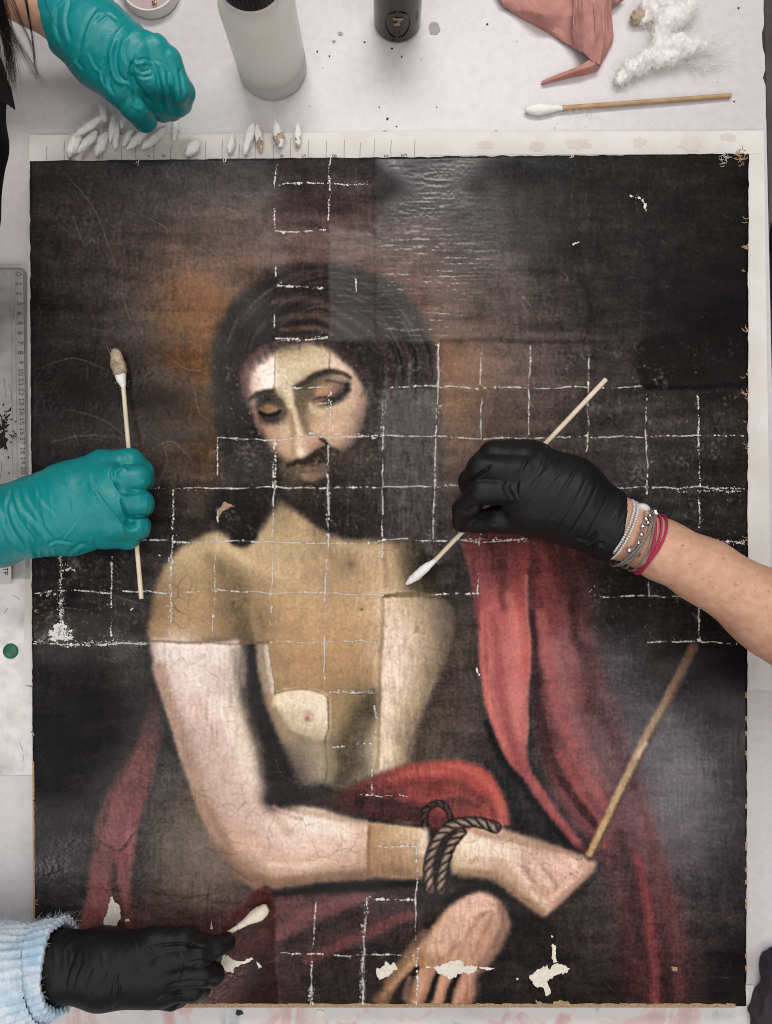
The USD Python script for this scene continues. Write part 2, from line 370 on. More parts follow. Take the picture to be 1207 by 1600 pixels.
    stroke(tz((240, 130), (330, 200), (380, 290), (400, 420)), [8, 14, 14, 8], (124, 103, 76), 20, 0.55)
    stroke(tz((330, 300), (365, 370), (372, 430)), [6, 10, 12], (104, 85, 62), 14, 0.6)
    stroke(tz((410, 250), (400, 330), (420, 420)), [4, 7, 4], (168, 141, 106), 12, 0.5)
    stroke(tz((430, 20), (440, 60), (470, 100)), [5, 7, 4], (206, 182, 142), 10, 0.5)
    stroke(tz((640, 40), (700, 110), (760, 170)), [8, 14, 10], (156, 131, 102), 22, 0.5)
    stroke(tz((620, 170), (660, 200), (690, 280)), [5, 7, 4], (166, 138, 106), 14, 0.5)
    stroke(tz((740, 60), (800, 80), (870, 90)), [6, 9, 6], (204, 178, 142), 14, 0.5)
    stroke(tz((780, 220), (820, 270), (850, 330)), [6, 9, 5], (204, 172, 136), 16, 0.4)
    blob(*tz((768, 150))[0], 8, 7, (124, 98, 80), 0.6)
    blob(*tz((808, 318))[0], 2.6, 2.2, (110, 84, 66), 0.8)
    stroke(tz((590, 610), (630, 580), (680, 565)), 1.2, (196, 166, 132), 1.6, 0.6)
    # shadow under the ribs
    stroke(tz((850, 640), (830, 700), (780, 790), (720, 900)), [6, 22, 26, 14], (88, 77, 58), 22, 0.7)
    stroke(tz((690, 850), (700, 900), (690, 960)), [6, 10, 6], (150, 134, 110), 14, 0.55)
    fill(tz((482, 640), (540, 622), (640, 632), (684, 660), (682, 800), (650, 822), (590, 806), (520, 760), (480, 690)), tc((500, 660, 222, 204, 176), (560, 650, 232, 216, 192), (640, 660, 236, 220, 198), (650, 760, 226, 208, 182), (540, 740, 206, 188, 160), (600, 800, 190, 172, 146), (660, 810, 176, 158, 132)), 2.8, rough=0.8)
    stroke(tz((482, 700), (530, 780), (600, 822), (670, 836)), [8, 12, 10, 6], (150, 134, 110), 10, 0.75)
    blob(*tz((606, 725))[0], 9.5, 10.5, (204, 168, 152), 0.8, p=2)
    blob(*tz((600, 732))[0], 4, 4, (170, 124, 110), 0.8)
    stroke(tz((682, 660), (684, 760), (672, 820), (678, 920), (660, 1000)), 2.2, (92, 78, 58), 2, 0.8)
    stroke(tz((482, 634), (560, 622), (640, 632), (684, 655)), 2, (130, 102, 70), 2, 0.7)
    fill(tz((500, 830), (580, 832), (672, 836), (672, 960), (640, 1010), (540, 1000), (500, 920)), tc((510, 850, 96, 85, 74), (600, 850, 150, 134, 116), (660, 860, 168, 152, 130), (660, 920, 172, 156, 134), (600, 930, 116, 103, 90), (640, 980, 130, 117, 100), (530, 950, 58, 52, 48)), 7, 0.85)
    # near upper arm: pale, cleaned below y 1003
    arm = [(236, 1002), (262, 1000), (330, 1004), (376, 1003), (372, 1056), (385, 1107), (404, 1160), (416, 1206), (426, 1262), (452, 1259), (498, 1264), (558, 1281), (600, 1286), (662, 1291), (662, 1368), (576, 1369), (500, 1376), (424, 1386), (402, 1390), (364, 1355), (333, 1312), (316, 1276), (302, 1240), (284, 1187), (270, 1142), (254, 1087), (241, 1042)]
    fill(arm, [(250, 1020, 200, 180, 172), (300, 1030, 228, 210, 204), (345, 1030, 226, 208, 200), (368, 1040, 190, 172, 160), (265, 1080, 206, 184, 176), (310, 1090, 218, 194, 190), (355, 1100, 214, 194, 186), (375, 1110, 196, 178, 162), (282, 1140, 182, 158, 148), (320, 1150, 208, 182, 176), (365, 1150, 220, 199, 190), (394, 1160, 222, 205, 186), (300, 1200, 176, 148, 136), (340, 1210, 206, 178, 170), (385, 1210, 222, 200, 190), (412, 1215, 214, 194, 176),
                (325, 1260, 182, 152, 138), (370, 1270, 212, 182, 172), (405, 1265, 214, 186, 176), (420, 1285, 222, 197, 186), (352, 1320, 190, 154, 138), (400, 1330, 212, 178, 164), (380, 1355, 172, 138, 120), (455, 1285, 238, 216, 206), (500, 1295, 232, 206, 196), (405, 1375, 160, 130, 112), (440, 1345, 216, 184, 170), (480, 1335, 224, 190, 178), (440, 1372, 188, 158, 140), (500, 1360, 196, 165, 148), (550, 1310, 222, 190, 174), (550, 1350, 190, 156, 136), (560, 1365, 160, 130, 110), (540, 1290, 214, 184, 166)], 2.8)
    for k in range(60):
        x = rr0.uniform(244, 372)
        stroke([(x, 1005), (x + rr0.normal(0, 2), 1005 + rr0.uniform(8, 46))], [2, .8], (240, 226, 218), 3, rr0.uniform(.1, .45))
    # roundness of the near arm
    for q, w_, c, f_, o in (([(250, 1046), (265, 1095), (282, 1150), (302, 1210), (326, 1272), (356, 1328)], 13, (158, 128, 110), 15, .62), ([(318, 1262), (344, 1318), (380, 1360), (412, 1378)], 16, (150, 114, 92), 16, .6), ([(372, 1366), (424, 1380), (500, 1370), (580, 1364), (660, 1364)], 13, (136, 102, 78), 12, .72), ([(430, 1352), (500, 1350), (570, 1344)], 14, (206, 172, 150), 18, .5),
                            ([(285, 1014), (300, 1060), (322, 1110)], 40, (244, 228, 220), 30, .5), ([(350, 1100), (374, 1160), (398, 1215), (410, 1250)], 18, (240, 220, 206), 18, .55), ([(305, 1100), (330, 1160), (356, 1215), (380, 1260)], 16, (204, 172, 160), 24, .5), ([(436, 1282), (480, 1284), (540, 1298)], 20, (250, 232, 220), 16, .62), ([(470, 1320), (520, 1322), (572, 1320)], 14, (232, 202, 186), 18, .5),
                            ([(400, 1240), (424, 1272), (452, 1300)], 7, (196, 160, 144), 14, .55), ([(376, 1300), (410, 1320), (440, 1345)], 16, (204, 168, 150), 22, .5), ([(366, 1016), (372, 1056), (384, 1106), (402, 1160), (416, 1214)], 7, (150, 132, 120), 10, .55), ([(452, 1264), (520, 1276), (600, 1290)], 5, (170, 138, 118), 9, .5)):
        stroke(q, w_, c, f_, o)
    # the dark hollow between arm and chest
    stroke(tz((378, 465), (380, 560), (405, 700), (450, 840), (480, 960), (500, 1020)), [16, 22, 30, 36, 44, 52], (70, 62, 58), 18, 0.75)
    stroke(tz((396, 462), (396, 560), (420, 680), (462, 800), (490, 900), (520, 1000)), [8, 12, 18, 26, 38, 50], (36, 32, 32), 10, 0.95)
    stroke(tz((430, 470), (436, 540), (452, 620)), [7, 9, 5], (150, 136, 124), 9, 0.75)
    stroke(tz((456, 466), (462, 540), (472, 630)), [6, 8, 6], (200, 186, 170), 6, 0.8)
    stroke(tz((350, 470), (358, 540), (352, 600)), [5, 8, 5], (168, 150, 138), 12, 0.5)
    stroke(tz((466, 462), (474, 560), (482, 640)), 2, (118, 94, 66), 2, 0.75)
    stroke([(428, 1248), (470, 1241), (505, 1238), (530, 1252)], [26, 24, 18, 8], (40, 35, 35), 16, 0.9)
    # forearm patch left uncleaned
    fill([(577, 1284), (664, 1292), (664, 1368), (577, 1369)], [(590, 1292, 176, 142, 108), (620, 1305, 200, 168, 134), (650, 1305, 210, 184, 154), (620, 1330, 186, 150, 116), (600, 1350, 166, 130, 98), (640, 1345, 178, 144, 112), (620, 1364, 126, 98, 72)], 2.0, 0.95, straight=True, rough=0.7)
    stroke([(578, 1290), (576, 1330), (577, 1366)], 4, (142, 104, 74), 4, 0.7)
    for q in ([(332, 1310), (364, 1352), (402, 1387)], [(404, 1388), (500, 1374), (577, 1366)]):
        stroke(q, 7, (128, 98, 84), 9, 0.5)
    stroke([(244, 1042), (258, 1087), (275, 1142), (290, 1187), (308, 1240), (324, 1280), (342, 1314)], 7, (168, 140, 126), 9, 0.45)
    stroke([(428, 1262), (452, 1276), (470, 1280)], [3, 5, 2], (190, 156, 146), 6, 0.6)
    stroke([(420, 1350), (470, 1352), (520, 1344)], [4, 6, 3], (236, 206, 192), 8, 0.5)
    # red cloth on the lap
    fill([(488, 1250), (540, 1232), (600, 1206), (640, 1195), (690, 1187), (730, 1190), (765, 1208), (785, 1240), (796, 1272), (793, 1294), (770, 1304), (700, 1300), (640, 1286), (580, 1277), (520, 1262)],
         [(510, 1250, 60, 44, 42), (545, 1248, 86, 50, 48), (590, 1222, 128, 64, 60), (600, 1255, 84, 46, 46), (640, 1210, 154, 72, 68), (650, 1240, 138, 60, 58), (690, 1200, 168, 76, 70), (640, 1272, 78, 44, 44), (735, 1210, 172, 76, 70), (700, 1240, 140, 64, 60), (715, 1260, 108, 58, 56), (745, 1245, 156, 68, 64), (775, 1255, 170, 80, 74), (740, 1285, 140, 66, 62), (780, 1288, 172, 92, 86), (690, 1275, 112, 56, 54)], 3.5)
    for q, w_, c, f_, o in (([(700, 1196), (740, 1206), (770, 1236), (784, 1268)], [4, 7, 7, 5], (196, 100, 92), 9, .5), ([(676, 1222), (720, 1226), (752, 1252)], [4, 8, 5], (116, 54, 52), 10, .6), ([(600, 1236), (650, 1226), (690, 1236)], [4, 8, 4], (108, 52, 50), 10, .55), ([(620, 1250), (660, 1246), (700, 1272)], [3, 6, 4], (160, 74, 70), 8, .5), ([(730, 1236), (764, 1256), (776, 1290)], [3, 6, 4], (122, 58, 56), 8, .55)):
        stroke(q, w_, c, f_, o)
    stroke([(610, 1218), (660, 1206), (700, 1206)], [4, 8, 3], (186, 92, 84), 9, 0.5)
    stroke([(560, 1250), (620, 1262), (660, 1268)], [6, 12, 8], (66, 42, 42), 12, 0.8)
    stroke([(690, 1258), (722, 1250), (745, 1262)], [5, 9, 5], (96, 54, 53), 9, 0.7)
    stroke([(578, 1281), (640, 1289), (668, 1290)], 4, (40, 30, 30), 5, 0.6)
    # cloak at the right
    fill([(824, 842), (870, 848), (915, 868), (926, 960), (940, 1030), (968, 1110), (1010, 1210), (1044, 1350), (1086, 1480), (1092, 1575), (985, 1575), (965, 1420), (932, 1336), (880, 1268), (850, 1205), (836, 1100), (828, 1000)],
         [(850, 880, 88, 48, 48), (895, 900, 78, 46, 46), (850, 960, 118, 66, 68), (890, 985, 124, 92, 96), (915, 960, 84, 56, 58), (862, 1010, 138, 92, 94), (905, 1020, 118, 84, 88), (922, 1060, 88, 48, 53), (845, 1060, 92, 60, 64), (880, 1090, 130, 86, 88), (940, 1110, 96, 72, 78), (900, 1140, 108, 78, 82), (850, 1160, 80, 55, 60), (880, 1180, 106, 68, 72), (930, 1190, 102, 80, 86), (900, 1240, 122, 78, 80),
          (960, 1230, 90, 70, 76), (990, 1200, 92, 80, 87), (940, 1290, 106, 70, 75), (1000, 1290, 94, 74, 80), (960, 1350, 78, 60, 64), (1010, 1370, 92, 66, 72), (1000, 1430, 78, 54, 58), (1040, 1430, 84, 62, 66), (1010, 1500, 72, 44, 48), (1060, 1500, 66, 48, 52), (1030, 1560, 58, 38, 40)], 12, 0.92)
    stroke([(846, 960), (858, 1030), (872, 1100), (900, 1180), (936, 1240), (955, 1270)], [10, 20, 18, 16, 12, 6], (150, 98, 98), 14, 0.6)
    stroke([(878, 1180), (905, 1240), (935, 1290), (945, 1320)], [8, 18, 14, 6], (140, 86, 84), 14, 0.6)
    stroke([(832, 960), (838, 1060), (846, 1130), (868, 1200), (910, 1262), (940, 1300)], [6, 12, 14, 14, 10, 4], (60, 42, 46), 10, 0.75)
    stroke([(912, 1010), (925, 1050), (922, 1100)], [14, 24, 10], (84, 42, 48), 14, 0.7)
    stroke([(995, 1335), (1012, 1420), (1022, 1500), (1024, 1565)], [6, 12, 10, 8], (116, 62, 66), 12, 0.7)
    stroke([(960, 1180), (990, 1260), (1010, 1330)], [10, 16, 10], (106, 84, 92), 16, 0.5)
    tint([(826, 846), (912, 862), (930, 1000), (1000, 1200), (1070, 1420), (1086, 1572), (990, 1572), (960, 1400), (900, 1290), (850, 1205), (832, 1050)], (1.10, .93, .92), feather=10, straight=False)
    for q, w_, c, f_, o in (([(842, 850), (858, 920), (866, 990)], [8, 16, 12], (128, 62, 60), 14, .6), ([(880, 860), (896, 930), (898, 1000)], [6, 12, 8], (70, 38, 40), 14, .6), ([(866, 1000), (884, 1080), (912, 1160), (950, 1230)], [6, 12, 10, 6], (150, 96, 96), 12, .5), ([(905, 1000), (930, 1090), (965, 1170), (990, 1230)], [6, 12, 10, 6], (76, 46, 52), 14, .55), ([(1000, 1250), (1030, 1350), (1052, 1450), (1064, 1560)], [5, 10, 12, 8], (104, 58, 60), 14, .5), ([(970, 1300), (992, 1400), (1000, 1500)], [5, 10, 8], (58, 40, 43), 14, .5)):
        stroke(q, w_, c, f_, o)
    fill([(727, 838), (740, 920), (749, 1000), (752, 1050), (764, 1120), (788, 1180), (815, 1216), (840, 1252), (872, 1294), (905, 1330), (922, 1337), (900, 1306), (872, 1268), (846, 1232), (828, 1200), (823, 1150), (824, 1080), (829, 1020), (823, 960), (824, 900), (822, 840)],
         [(735, 850, 118, 62, 60), (775, 850, 92, 48, 48), (760, 900, 138, 74, 74), (790, 895, 118, 62, 62), (812, 880, 128, 60, 58), (760, 950, 168, 88, 88), (805, 950, 176, 84, 80), (785, 960, 172, 94, 94), (765, 1010, 178, 98, 98), (800, 1020, 190, 112, 112), (818, 1040, 186, 92, 88), (775, 1070, 180, 100, 98), (805, 1080, 190, 114, 114), (790, 1130, 178, 98, 98), (815, 1150, 172, 98, 98), (808, 1185, 158, 80, 80), (825, 1215, 148, 76, 78), (850, 1255, 142, 74, 76), (885, 1300, 128, 66, 70), (912, 1330, 110, 58, 62)], 2.5)
    for q, w_, c, f_, o in (([(772, 850), (784, 900), (790, 950)], [10, 14, 8], (96, 48, 48), 12, .6), ([(796, 930), (806, 1000), (806, 1080), (808, 1150)], [8, 12, 12, 8], (204, 122, 118), 12, .5), ([(772, 960), (780, 1040), (788, 1110), (806, 1176)], [6, 9, 9, 6], (146, 74, 74), 12, .55), ([(840, 1230), (872, 1274), (905, 1316)], [5, 7, 4], (168, 92, 90), 8, .5), ([(744, 900), (754, 980), (758, 1050)], [6, 8, 6], (138, 70, 70), 9, .5)):
        stroke(q, w_, c, f_, o)
    stroke([(752, 960), (756, 1040), (768, 1110), (790, 1165)], 5, (198, 112, 104), 7, 0.5)
    stroke([(824, 900), (824, 960), (829, 1020), (824, 1090), (823, 1160)], 3, (206, 120, 112), 5, 0.5)
    stroke([(738, 880), (744, 930), (746, 980)], 7, (96, 50, 50), 6, 0.5)
    stroke([(760, 1130), (785, 1190), (815, 1226), (850, 1272), (890, 1322)], 7, (34, 30, 31), 8, 0.7)
    # hand on the rope's far side
    fill([(708, 1364), (704, 1330), (716, 1308), (750, 1293), (793, 1299), (851, 1320), (919, 1340), (933, 1352), (922, 1367), (880, 1408), (852, 1432), (816, 1408), (775, 1378), (735, 1370)],
         [(718, 1330, 216, 190, 164), (725, 1355, 208, 182, 154), (760, 1305, 224, 198, 178), (790, 1325, 230, 203, 186), (750, 1345, 226, 199, 176), (790, 1360, 200, 168, 146), (840, 1330, 196, 162, 142), (840, 1355, 218, 182, 168), (890, 1345, 206, 168, 152), (920, 1354, 206, 166, 148), (870, 1385, 214, 178, 160), (850, 1412, 200, 166, 142), (810, 1385, 196, 164, 140), (770, 1372, 160, 130, 108), (880, 1375, 212, 174, 158)], 4)
    for a, b, w_, c in (((800, 1352), (848, 1415), 8, (232, 202, 184)), ((830, 1340), (862, 1395), 7, (226, 190, 174)), ((860, 1345), (890, 1378), 7, (224, 186, 170)), ((818, 1362), (850, 1400), 4, (176, 138, 120)), ((846, 1352), (872, 1388), 3, (184, 142, 126)), ((730, 1322), (780, 1312), 8, (238, 216, 198)), ((735, 1345), (790, 1345), 5, (198, 166, 144))):
        stroke([a, ((a[0] + b[0]) / 2 + 2, (a[1] + b[1]) / 2 - 2), b], [w_, w_, w_ * .5], c, 6, 0.55)
    stroke([(716, 1372), (775, 1384), (820, 1416), (852, 1440)], [8, 10, 8, 5], (34, 27, 26), 10, 0.75)
    stroke([(855, 1436), (885, 1412), (925, 1372), (940, 1352)], [5, 8, 8, 4], (54, 45, 45), 8, 0.7)
    stroke([(790, 1294), (850, 1312), (915, 1334)], [3, 5, 4], (48, 38, 36), 7, 0.6)
    # hanging hand
    fill([(740, 1395), (766, 1394), (790, 1412), (796, 1440), (786, 1470), (766, 1502), (746, 1524), (728, 1574), (590, 1574), (606, 1535), (634, 1494), (656, 1474), (670, 1452), (694, 1418)],
         [(760, 1412, 204, 164, 146), (735, 1430, 214, 173, 154), (775, 1440, 190, 150, 132), (705, 1445, 198, 156, 134), (720, 1470, 206, 162, 142), (760, 1475, 186, 142, 122), (690, 1475, 184, 144, 120), (725, 1500, 190, 146, 124), (665, 1490, 172, 134, 104), (635, 1515, 156, 120, 90), (608, 1550, 126, 90, 66), (660, 1540, 168, 124, 100), (695, 1540, 172, 126, 104), (730, 1540, 174, 126, 106), (655, 1570, 150, 106, 86), (690, 1570, 158, 112, 92), (720, 1570, 160, 110, 92)], 4.5)
    for q in ([(652, 1514), (634, 1540), (618, 1575)], [(684, 1524), (676, 1550), (668, 1575)], [(716, 1524), (706, 1548), (699, 1575)]):
        stroke(q, [4, 18, 26] if q[0][0] == 652 else [3, 8, 11], (46, 35, 34), 8, 0.95)
    for q in ([(660, 1520), (648, 1570)], [(696, 1512), (686, 1570)], [(734, 1515), (716, 1570)], [(646, 1500), (612, 1545)]):
        stroke(q, [7, 5], (206, 158, 134), 8, 0.4)
    hz = lambda *q: [(580 + x / 5.029, 1370 + y / 5.029) for x, y in q]
    for q, w_, c, o in (((((760, 280), (640, 460), (560, 620))), [6, 8, 5], (220, 178, 158), .4), (((870, 300), (760, 470), (680, 640)), [4, 5, 4], (172, 130, 112), .45), (((960, 300), (880, 480), (790, 640)), [4, 6, 4], (166, 124, 106), .5), (((700, 520), (560, 640), (470, 700)), [4, 6, 4], (168, 128, 108), .45), (((420, 560), (400, 640), (390, 700)), [4, 6, 5], (156, 106, 70), .6), (((1020, 200), (1050, 350), (960, 560)), [8, 9, 8], (140, 108, 92), .5), (((560, 840), (530, 920), (490, 1000)), [7, 6, 5], (196, 148, 126), .4), (((430, 790), (390, 900), (340, 1000)), [7, 6, 5], (196, 150, 128), .4), (((760, 820), (710, 920), (660, 990)), [6, 5, 4], (192, 146, 124), .4), (((300, 600), (200, 760), (100, 950)), [7, 7, 5], (172, 136, 104), .4), (((830, 250), (900, 260), (960, 250)), [2, 3, 2], (226, 190, 172), .6), (((820, 330), (900, 290), (950, 262)), [1, 1.4, 1], (168, 128, 110), .7)):
        stroke(hz(*q), w_, c, 6, o)
    gz = lambda *q: [(700 + x / 4.828, 1270 + y / 4.828) for x, y in q]
    for q, w_, c, o in ((((120, 240), (260, 230), (420, 250)), [5, 8, 4], (240, 218, 200), .5), (((80, 340), (180, 330), (300, 350)), [4, 7, 4], (236, 212, 190), .5), (((60, 430), (200, 450), (350, 480)), [5, 8, 6], (164, 134, 112), .55), (((200, 150), (400, 190), (620, 240), (860, 290), (1000, 340)), [5, 8, 8, 8, 6], (150, 116, 98), .5), (((420, 330), (560, 380), (640, 400)), [2, 4, 2], (228, 196, 178), .6), (((540, 420), (600, 500), (660, 580), (720, 660)), [4, 7, 8, 6], (232, 198, 182), .55), (((570, 410), (620, 440), (640, 500)), [3, 6, 3], (176, 140, 126), .5), (((640, 560), (690, 620), (700, 690)), [3, 5, 4], (182, 140, 118), .5), (((720, 560), (780, 600), (840, 560)), [3, 5, 3], (190, 148, 126), .5), (((760, 680), (860, 590), (940, 520)), [5, 8, 5], (226, 188, 170), .5), (((740, 340), (760, 380), (820, 370)), [3, 5, 2], (222, 190, 176), .5), (((880, 340), (960, 400), (1010, 440)), [4, 8, 5], (226, 192, 176), .4), (((450, 540), (560, 640), (680, 740)), [6, 8, 6], (158, 122, 100), .5)):
        stroke(gz(*q), w_, c, 6, o)
    for k in range(26):
        x, y = rr0.uniform(880, 1010), rr0.uniform(340, 500)
        stroke(gz((x, y), (x + rr0.normal(0, 10), y + rr0.normal(0, 10))), 1.2, (128, 96, 84), 1.4, .6)
    for q, w_, c, f_, o in (([(752, 1402), (728, 1424), (700, 1450), (678, 1480)], 22, (228, 188, 168), 18, .5), ([(786, 1420), (790, 1450), (772, 1484), (750, 1512)], 10, (130, 98, 82), 12, .6), ([(690, 1424), (666, 1456), (634, 1496), (606, 1536)], 8, (128, 96, 70), 9, .55), ([(640, 1530), (632, 1560)], 6, (204, 156, 130), 8, .4), ([(744, 1296), (800, 1306), (870, 1328)], 8, (176, 142, 120), 10, .5), ([(720, 1366), (770, 1372), (812, 1400), (848, 1426)], 9, (150, 116, 94), 10, .6), ([(728, 1330), (770, 1328), (806, 1338)], 14, (244, 222, 204), 14, .55), ([(862, 1350), (896, 1352)], 12, (232, 196, 180), 12, .5), ([(868, 1412), (900, 1384), (926, 1358)], 7, (164, 124, 106), 8, .5)):
        stroke(q, w_, c, f_, o)
    stroke([(668, 1448), (700, 1412), (740, 1388), (780, 1396), (802, 1430)], [4, 8, 10, 10, 8], (34, 27, 27), 9, 0.7)
    # rope
    def rope(pts, w_, n, dark, lt):
        stroke(pts, w_ + 3, (40, 33, 30), 2.4, 0.8)
        stroke(pts, w_, dark, 2.4, 1)
        q = spline(pts, False, 30)
        d = np.r_[0, np.cumsum(np.linalg.norm(np.diff(q, axis=0), axis=1))]
        for i in range(n):
            t = (i + 0.5) / n * d[-1]
            at_ = lambda s_: np.array([np.interp(s_, d, q[:, 0]), np.interp(s_, d, q[:, 1])])
            c, e = at_(t), at_(t + 1) - at_(t - 1)
            e /= np.linalg.norm(e) + 1e-9
            nrm, p_ = np.array([-e[1], e[0]]), d[-1] / n
            stroke([c - nrm * w_ * .40 - e * p_ * .7, c - e * p_ * .1, c + nrm * w_ * .34 + e * p_ * .5], [w_ * .10, p_ * .50, w_ * .08], tuple(.55 * np.array(lt) + .45 * np.array(dark)), 2.4, 0.9)
            stroke([c - nrm * w_ * .26 - e * p_ * .55, c - e * p_ * .18, c + nrm * w_ * .14 + e * p_ * .2], [1, p_ * .22, 1], lt, 2.2, 0.75)
            stroke([c - nrm * w_ * .5 - e * p_ * .2, c + e * p_ * .4, c + nrm * w_ * .5 + e * p_ * 1.0], [1.2, 2.0, 1.2], (44, 35, 32), 2.0, 0.8)
    rope([(664, 1292), (665, 1268), (680, 1255), (697, 1262), (706, 1280)], 9, 7, (62, 44, 42), (92, 68, 64))
    rope([(776, 1294), (748, 1286), (718, 1288), (692, 1302), (676, 1328), (670, 1358), (672, 1390)], 15, 12, (82, 67, 60), (160, 139, 124))
    rope([(722, 1302), (706, 1320), (695, 1346), (690, 1380), (690, 1392)], 14, 7, (76, 62, 56), (164, 143, 128))
    stroke([(664, 1298), (660, 1330)], 9, (226, 208, 192), 6, 0.6)
    # staff
    stroke([(1084, 1012), (1050, 1082), (1003, 1172), (960, 1262), (924, 1338)], [15, 17, 16, 15, 14], (92, 70, 56), 6, 0.85)
    stroke([(1080, 1016), (1046, 1084), (1000, 1170), (957, 1260), (922, 1334)], [8, 10, 10, 10, 9], [(1084, 1010, 96, 68, 52), (1050, 1070, 120, 92, 74), (1010, 1150, 168, 142, 116), (980, 1210, 176, 146, 114), (930, 1320, 184, 148, 106)], 5, 0.95)
    stroke([(1010, 1162), (996, 1182)], [5, 5], (222, 196, 164), 5, 0.6)
    # ---------------- the head: hair, face, beard
    fill([(332, 612), (331, 560), (345, 508), (370, 468), (400, 440), (432, 420), (482, 410), (542, 414), (592, 430), (632, 456), (660, 492), (676, 532), (686, 600), (690, 690), (694, 770), (690, 830), (640, 846), (580, 840), (540, 838), (470, 800), (430, 800), (404, 836), (372, 846), (345, 822), (322, 800), (345, 750), (338, 680)],
         [(345, 540, 54, 46, 46), (400, 470, 46, 42, 42), (350, 620, 50, 44, 43), (370, 690, 56, 51, 50), (385, 740, 60, 56, 55), (370, 800, 48, 42, 41), (410, 800, 50, 44, 42), (470, 440, 58, 52, 51), (480, 490, 62, 50, 50), (540, 450, 54, 48, 48), (560, 500, 58, 50, 50), (620, 480, 60, 55, 55), (620, 550, 64, 59, 59), (660, 560, 70, 64, 63), (600, 600, 66, 60, 60), (640, 650, 80, 75, 74), (590, 680, 74, 68, 66), (670, 740, 84, 76, 73), (630, 740, 74, 69, 67), (600, 810, 58, 52, 50), (660, 820, 62, 55, 53), (520, 810, 50, 44, 42), (450, 760, 58, 50, 46)], 6)
    fill([(592, 606), (684, 606), (684, 842), (600, 842)], (82, 78, 77), 3, 0.35, True, 1)
    rr = np.random.default_rng(5)
    for i in range(150):   # locks sweeping round the crown
        a0 = rr.uniform(-2.9, -0.35)
        k = rr.uniform(0.55, 1.0)
        pts = [(512 + 165 * k * math.cos(a0 + t), 590 + (168 * k + 6) * math.sin(a0 + t)) for t in np.linspace(0, rr.uniform(.25, .7), 5)]
        stroke(pts, [1, rr.uniform(2, 5), 1], [(86, 72, 70), (74, 52, 54), (32, 28, 29), (34, 30, 31), (96, 82, 76)][rr.integers(5)], 3, rr.uniform(.3, .7))
    for a, b, c in (([(428, 470), (470, 468), (520, 480), (575, 520)], 8, (90, 72, 70)), ([(426, 500), (470, 492), (515, 500), (560, 530)], 7, (96, 80, 72)), ([(400, 560), (430, 520), (480, 505), (530, 520)], 9, (40, 34, 35)), ([(440, 455), (500, 455), (560, 480), (600, 530)], 10, (42, 37, 38)), ([(440, 515), (490, 512), (520, 522)], 5, (110, 88, 76)),
                    ([(380, 600), (385, 570), (410, 545), (450, 530)], 9, (98, 60, 62)), ([(520, 535), (545, 555), (570, 590)], 8, (46, 38, 38)), ([(360, 560), (380, 520), (420, 480)], 9, (38, 33, 34))):
        stroke(a, [2, b, b, 2], c, 7, 0.7)
    tint([(332, 612), (331, 560), (345, 508), (370, 468), (400, 440), (432, 420), (482, 410), (542, 414), (592, 430), (632, 456), (660, 492), (676, 532), (684, 600), (600, 606), (596, 690), (600, 840), (540, 838), (470, 800), (430, 800), (404, 836), (372, 846), (345, 822), (322, 800), (345, 750), (338, 680)], (0.80, 0.78, 0.78), feather=8, straight=False)
    # neck
    fill([(432, 796), (442, 782), (456, 800), (480, 826), (520, 846), (470, 880), (410, 862), (404, 842)], [(440, 800, 152, 130, 98), (450, 830, 184, 160, 122), (420, 850, 184, 162, 126), (480, 840, 180, 156, 120), (505, 845, 160, 138, 108)], 7, 0.95)
    stroke([(394, 838), (380, 848), (366, 846)], [10, 14, 10], (40, 34, 32), 8, 0.85)
    # face, worked wet in wet: soft masses first, then accents (own small coordinate frame on the head)
    fz = lambda *q: [(370 + x / 5.248, 510 + y / 5.248) for x, y in q]
    fc = lambda *q: [(370 + x / 5.248, 510 + y / 5.248, a, b, c) for x, y, a, b, c in q]
    fill(fz((75, 560), (70, 400), (140, 270), (310, 165), (470, 128), (640, 120), (770, 168), (900, 280), (1000, 400), (1075, 500), (1085, 620), (1060, 760), (1000, 890), (930, 1010), (800, 1080), (640, 1180), (480, 1180), (390, 1110), (290, 1000), (205, 870), (150, 740), (100, 640)),
         fc((100, 560, 150, 122, 110), (130, 420, 190, 158, 146), (200, 330, 214, 186, 174), (250, 400, 240, 224, 216), (330, 230, 168, 148, 122), (420, 170, 140, 122, 100), (440, 260, 200, 182, 150), (560, 180, 168, 148, 122), (560, 280, 206, 190, 160), (480, 400, 206, 189, 158), (640, 200, 186, 166, 136), (700, 300, 214, 196, 168), (640, 340, 206, 188, 160), (800, 260, 208, 182, 166), (850, 330, 216, 190, 174), (960, 420, 196, 168, 148), (1030, 500, 150, 124, 110),
            (400, 520, 206, 188, 156), (560, 520, 110, 96, 76), (540, 640, 122, 106, 84), (580, 780, 172, 147, 118), (700, 740, 196, 168, 140), (820, 740, 206, 175, 150), (960, 600, 200, 171, 148), (930, 760, 192, 160, 138), (1040, 650, 146, 121, 108), (1000, 800, 128, 106, 94), (860, 900, 198, 165, 142), (940, 900, 146, 120, 104), (700, 880, 198, 166, 140), (830, 1000, 160, 132, 112), (900, 1000, 112, 94, 82),
            (170, 760, 140, 100, 84), (240, 860, 176, 138, 118), (330, 860, 194, 162, 138), (420, 800, 190, 164, 138), (300, 960, 170, 136, 114), (400, 960, 198, 166, 142), (400, 1080, 160, 130, 106), (470, 1060, 186, 156, 128), (470, 1130, 128, 102, 80), (640, 1100, 96, 80, 66)), 4.5)
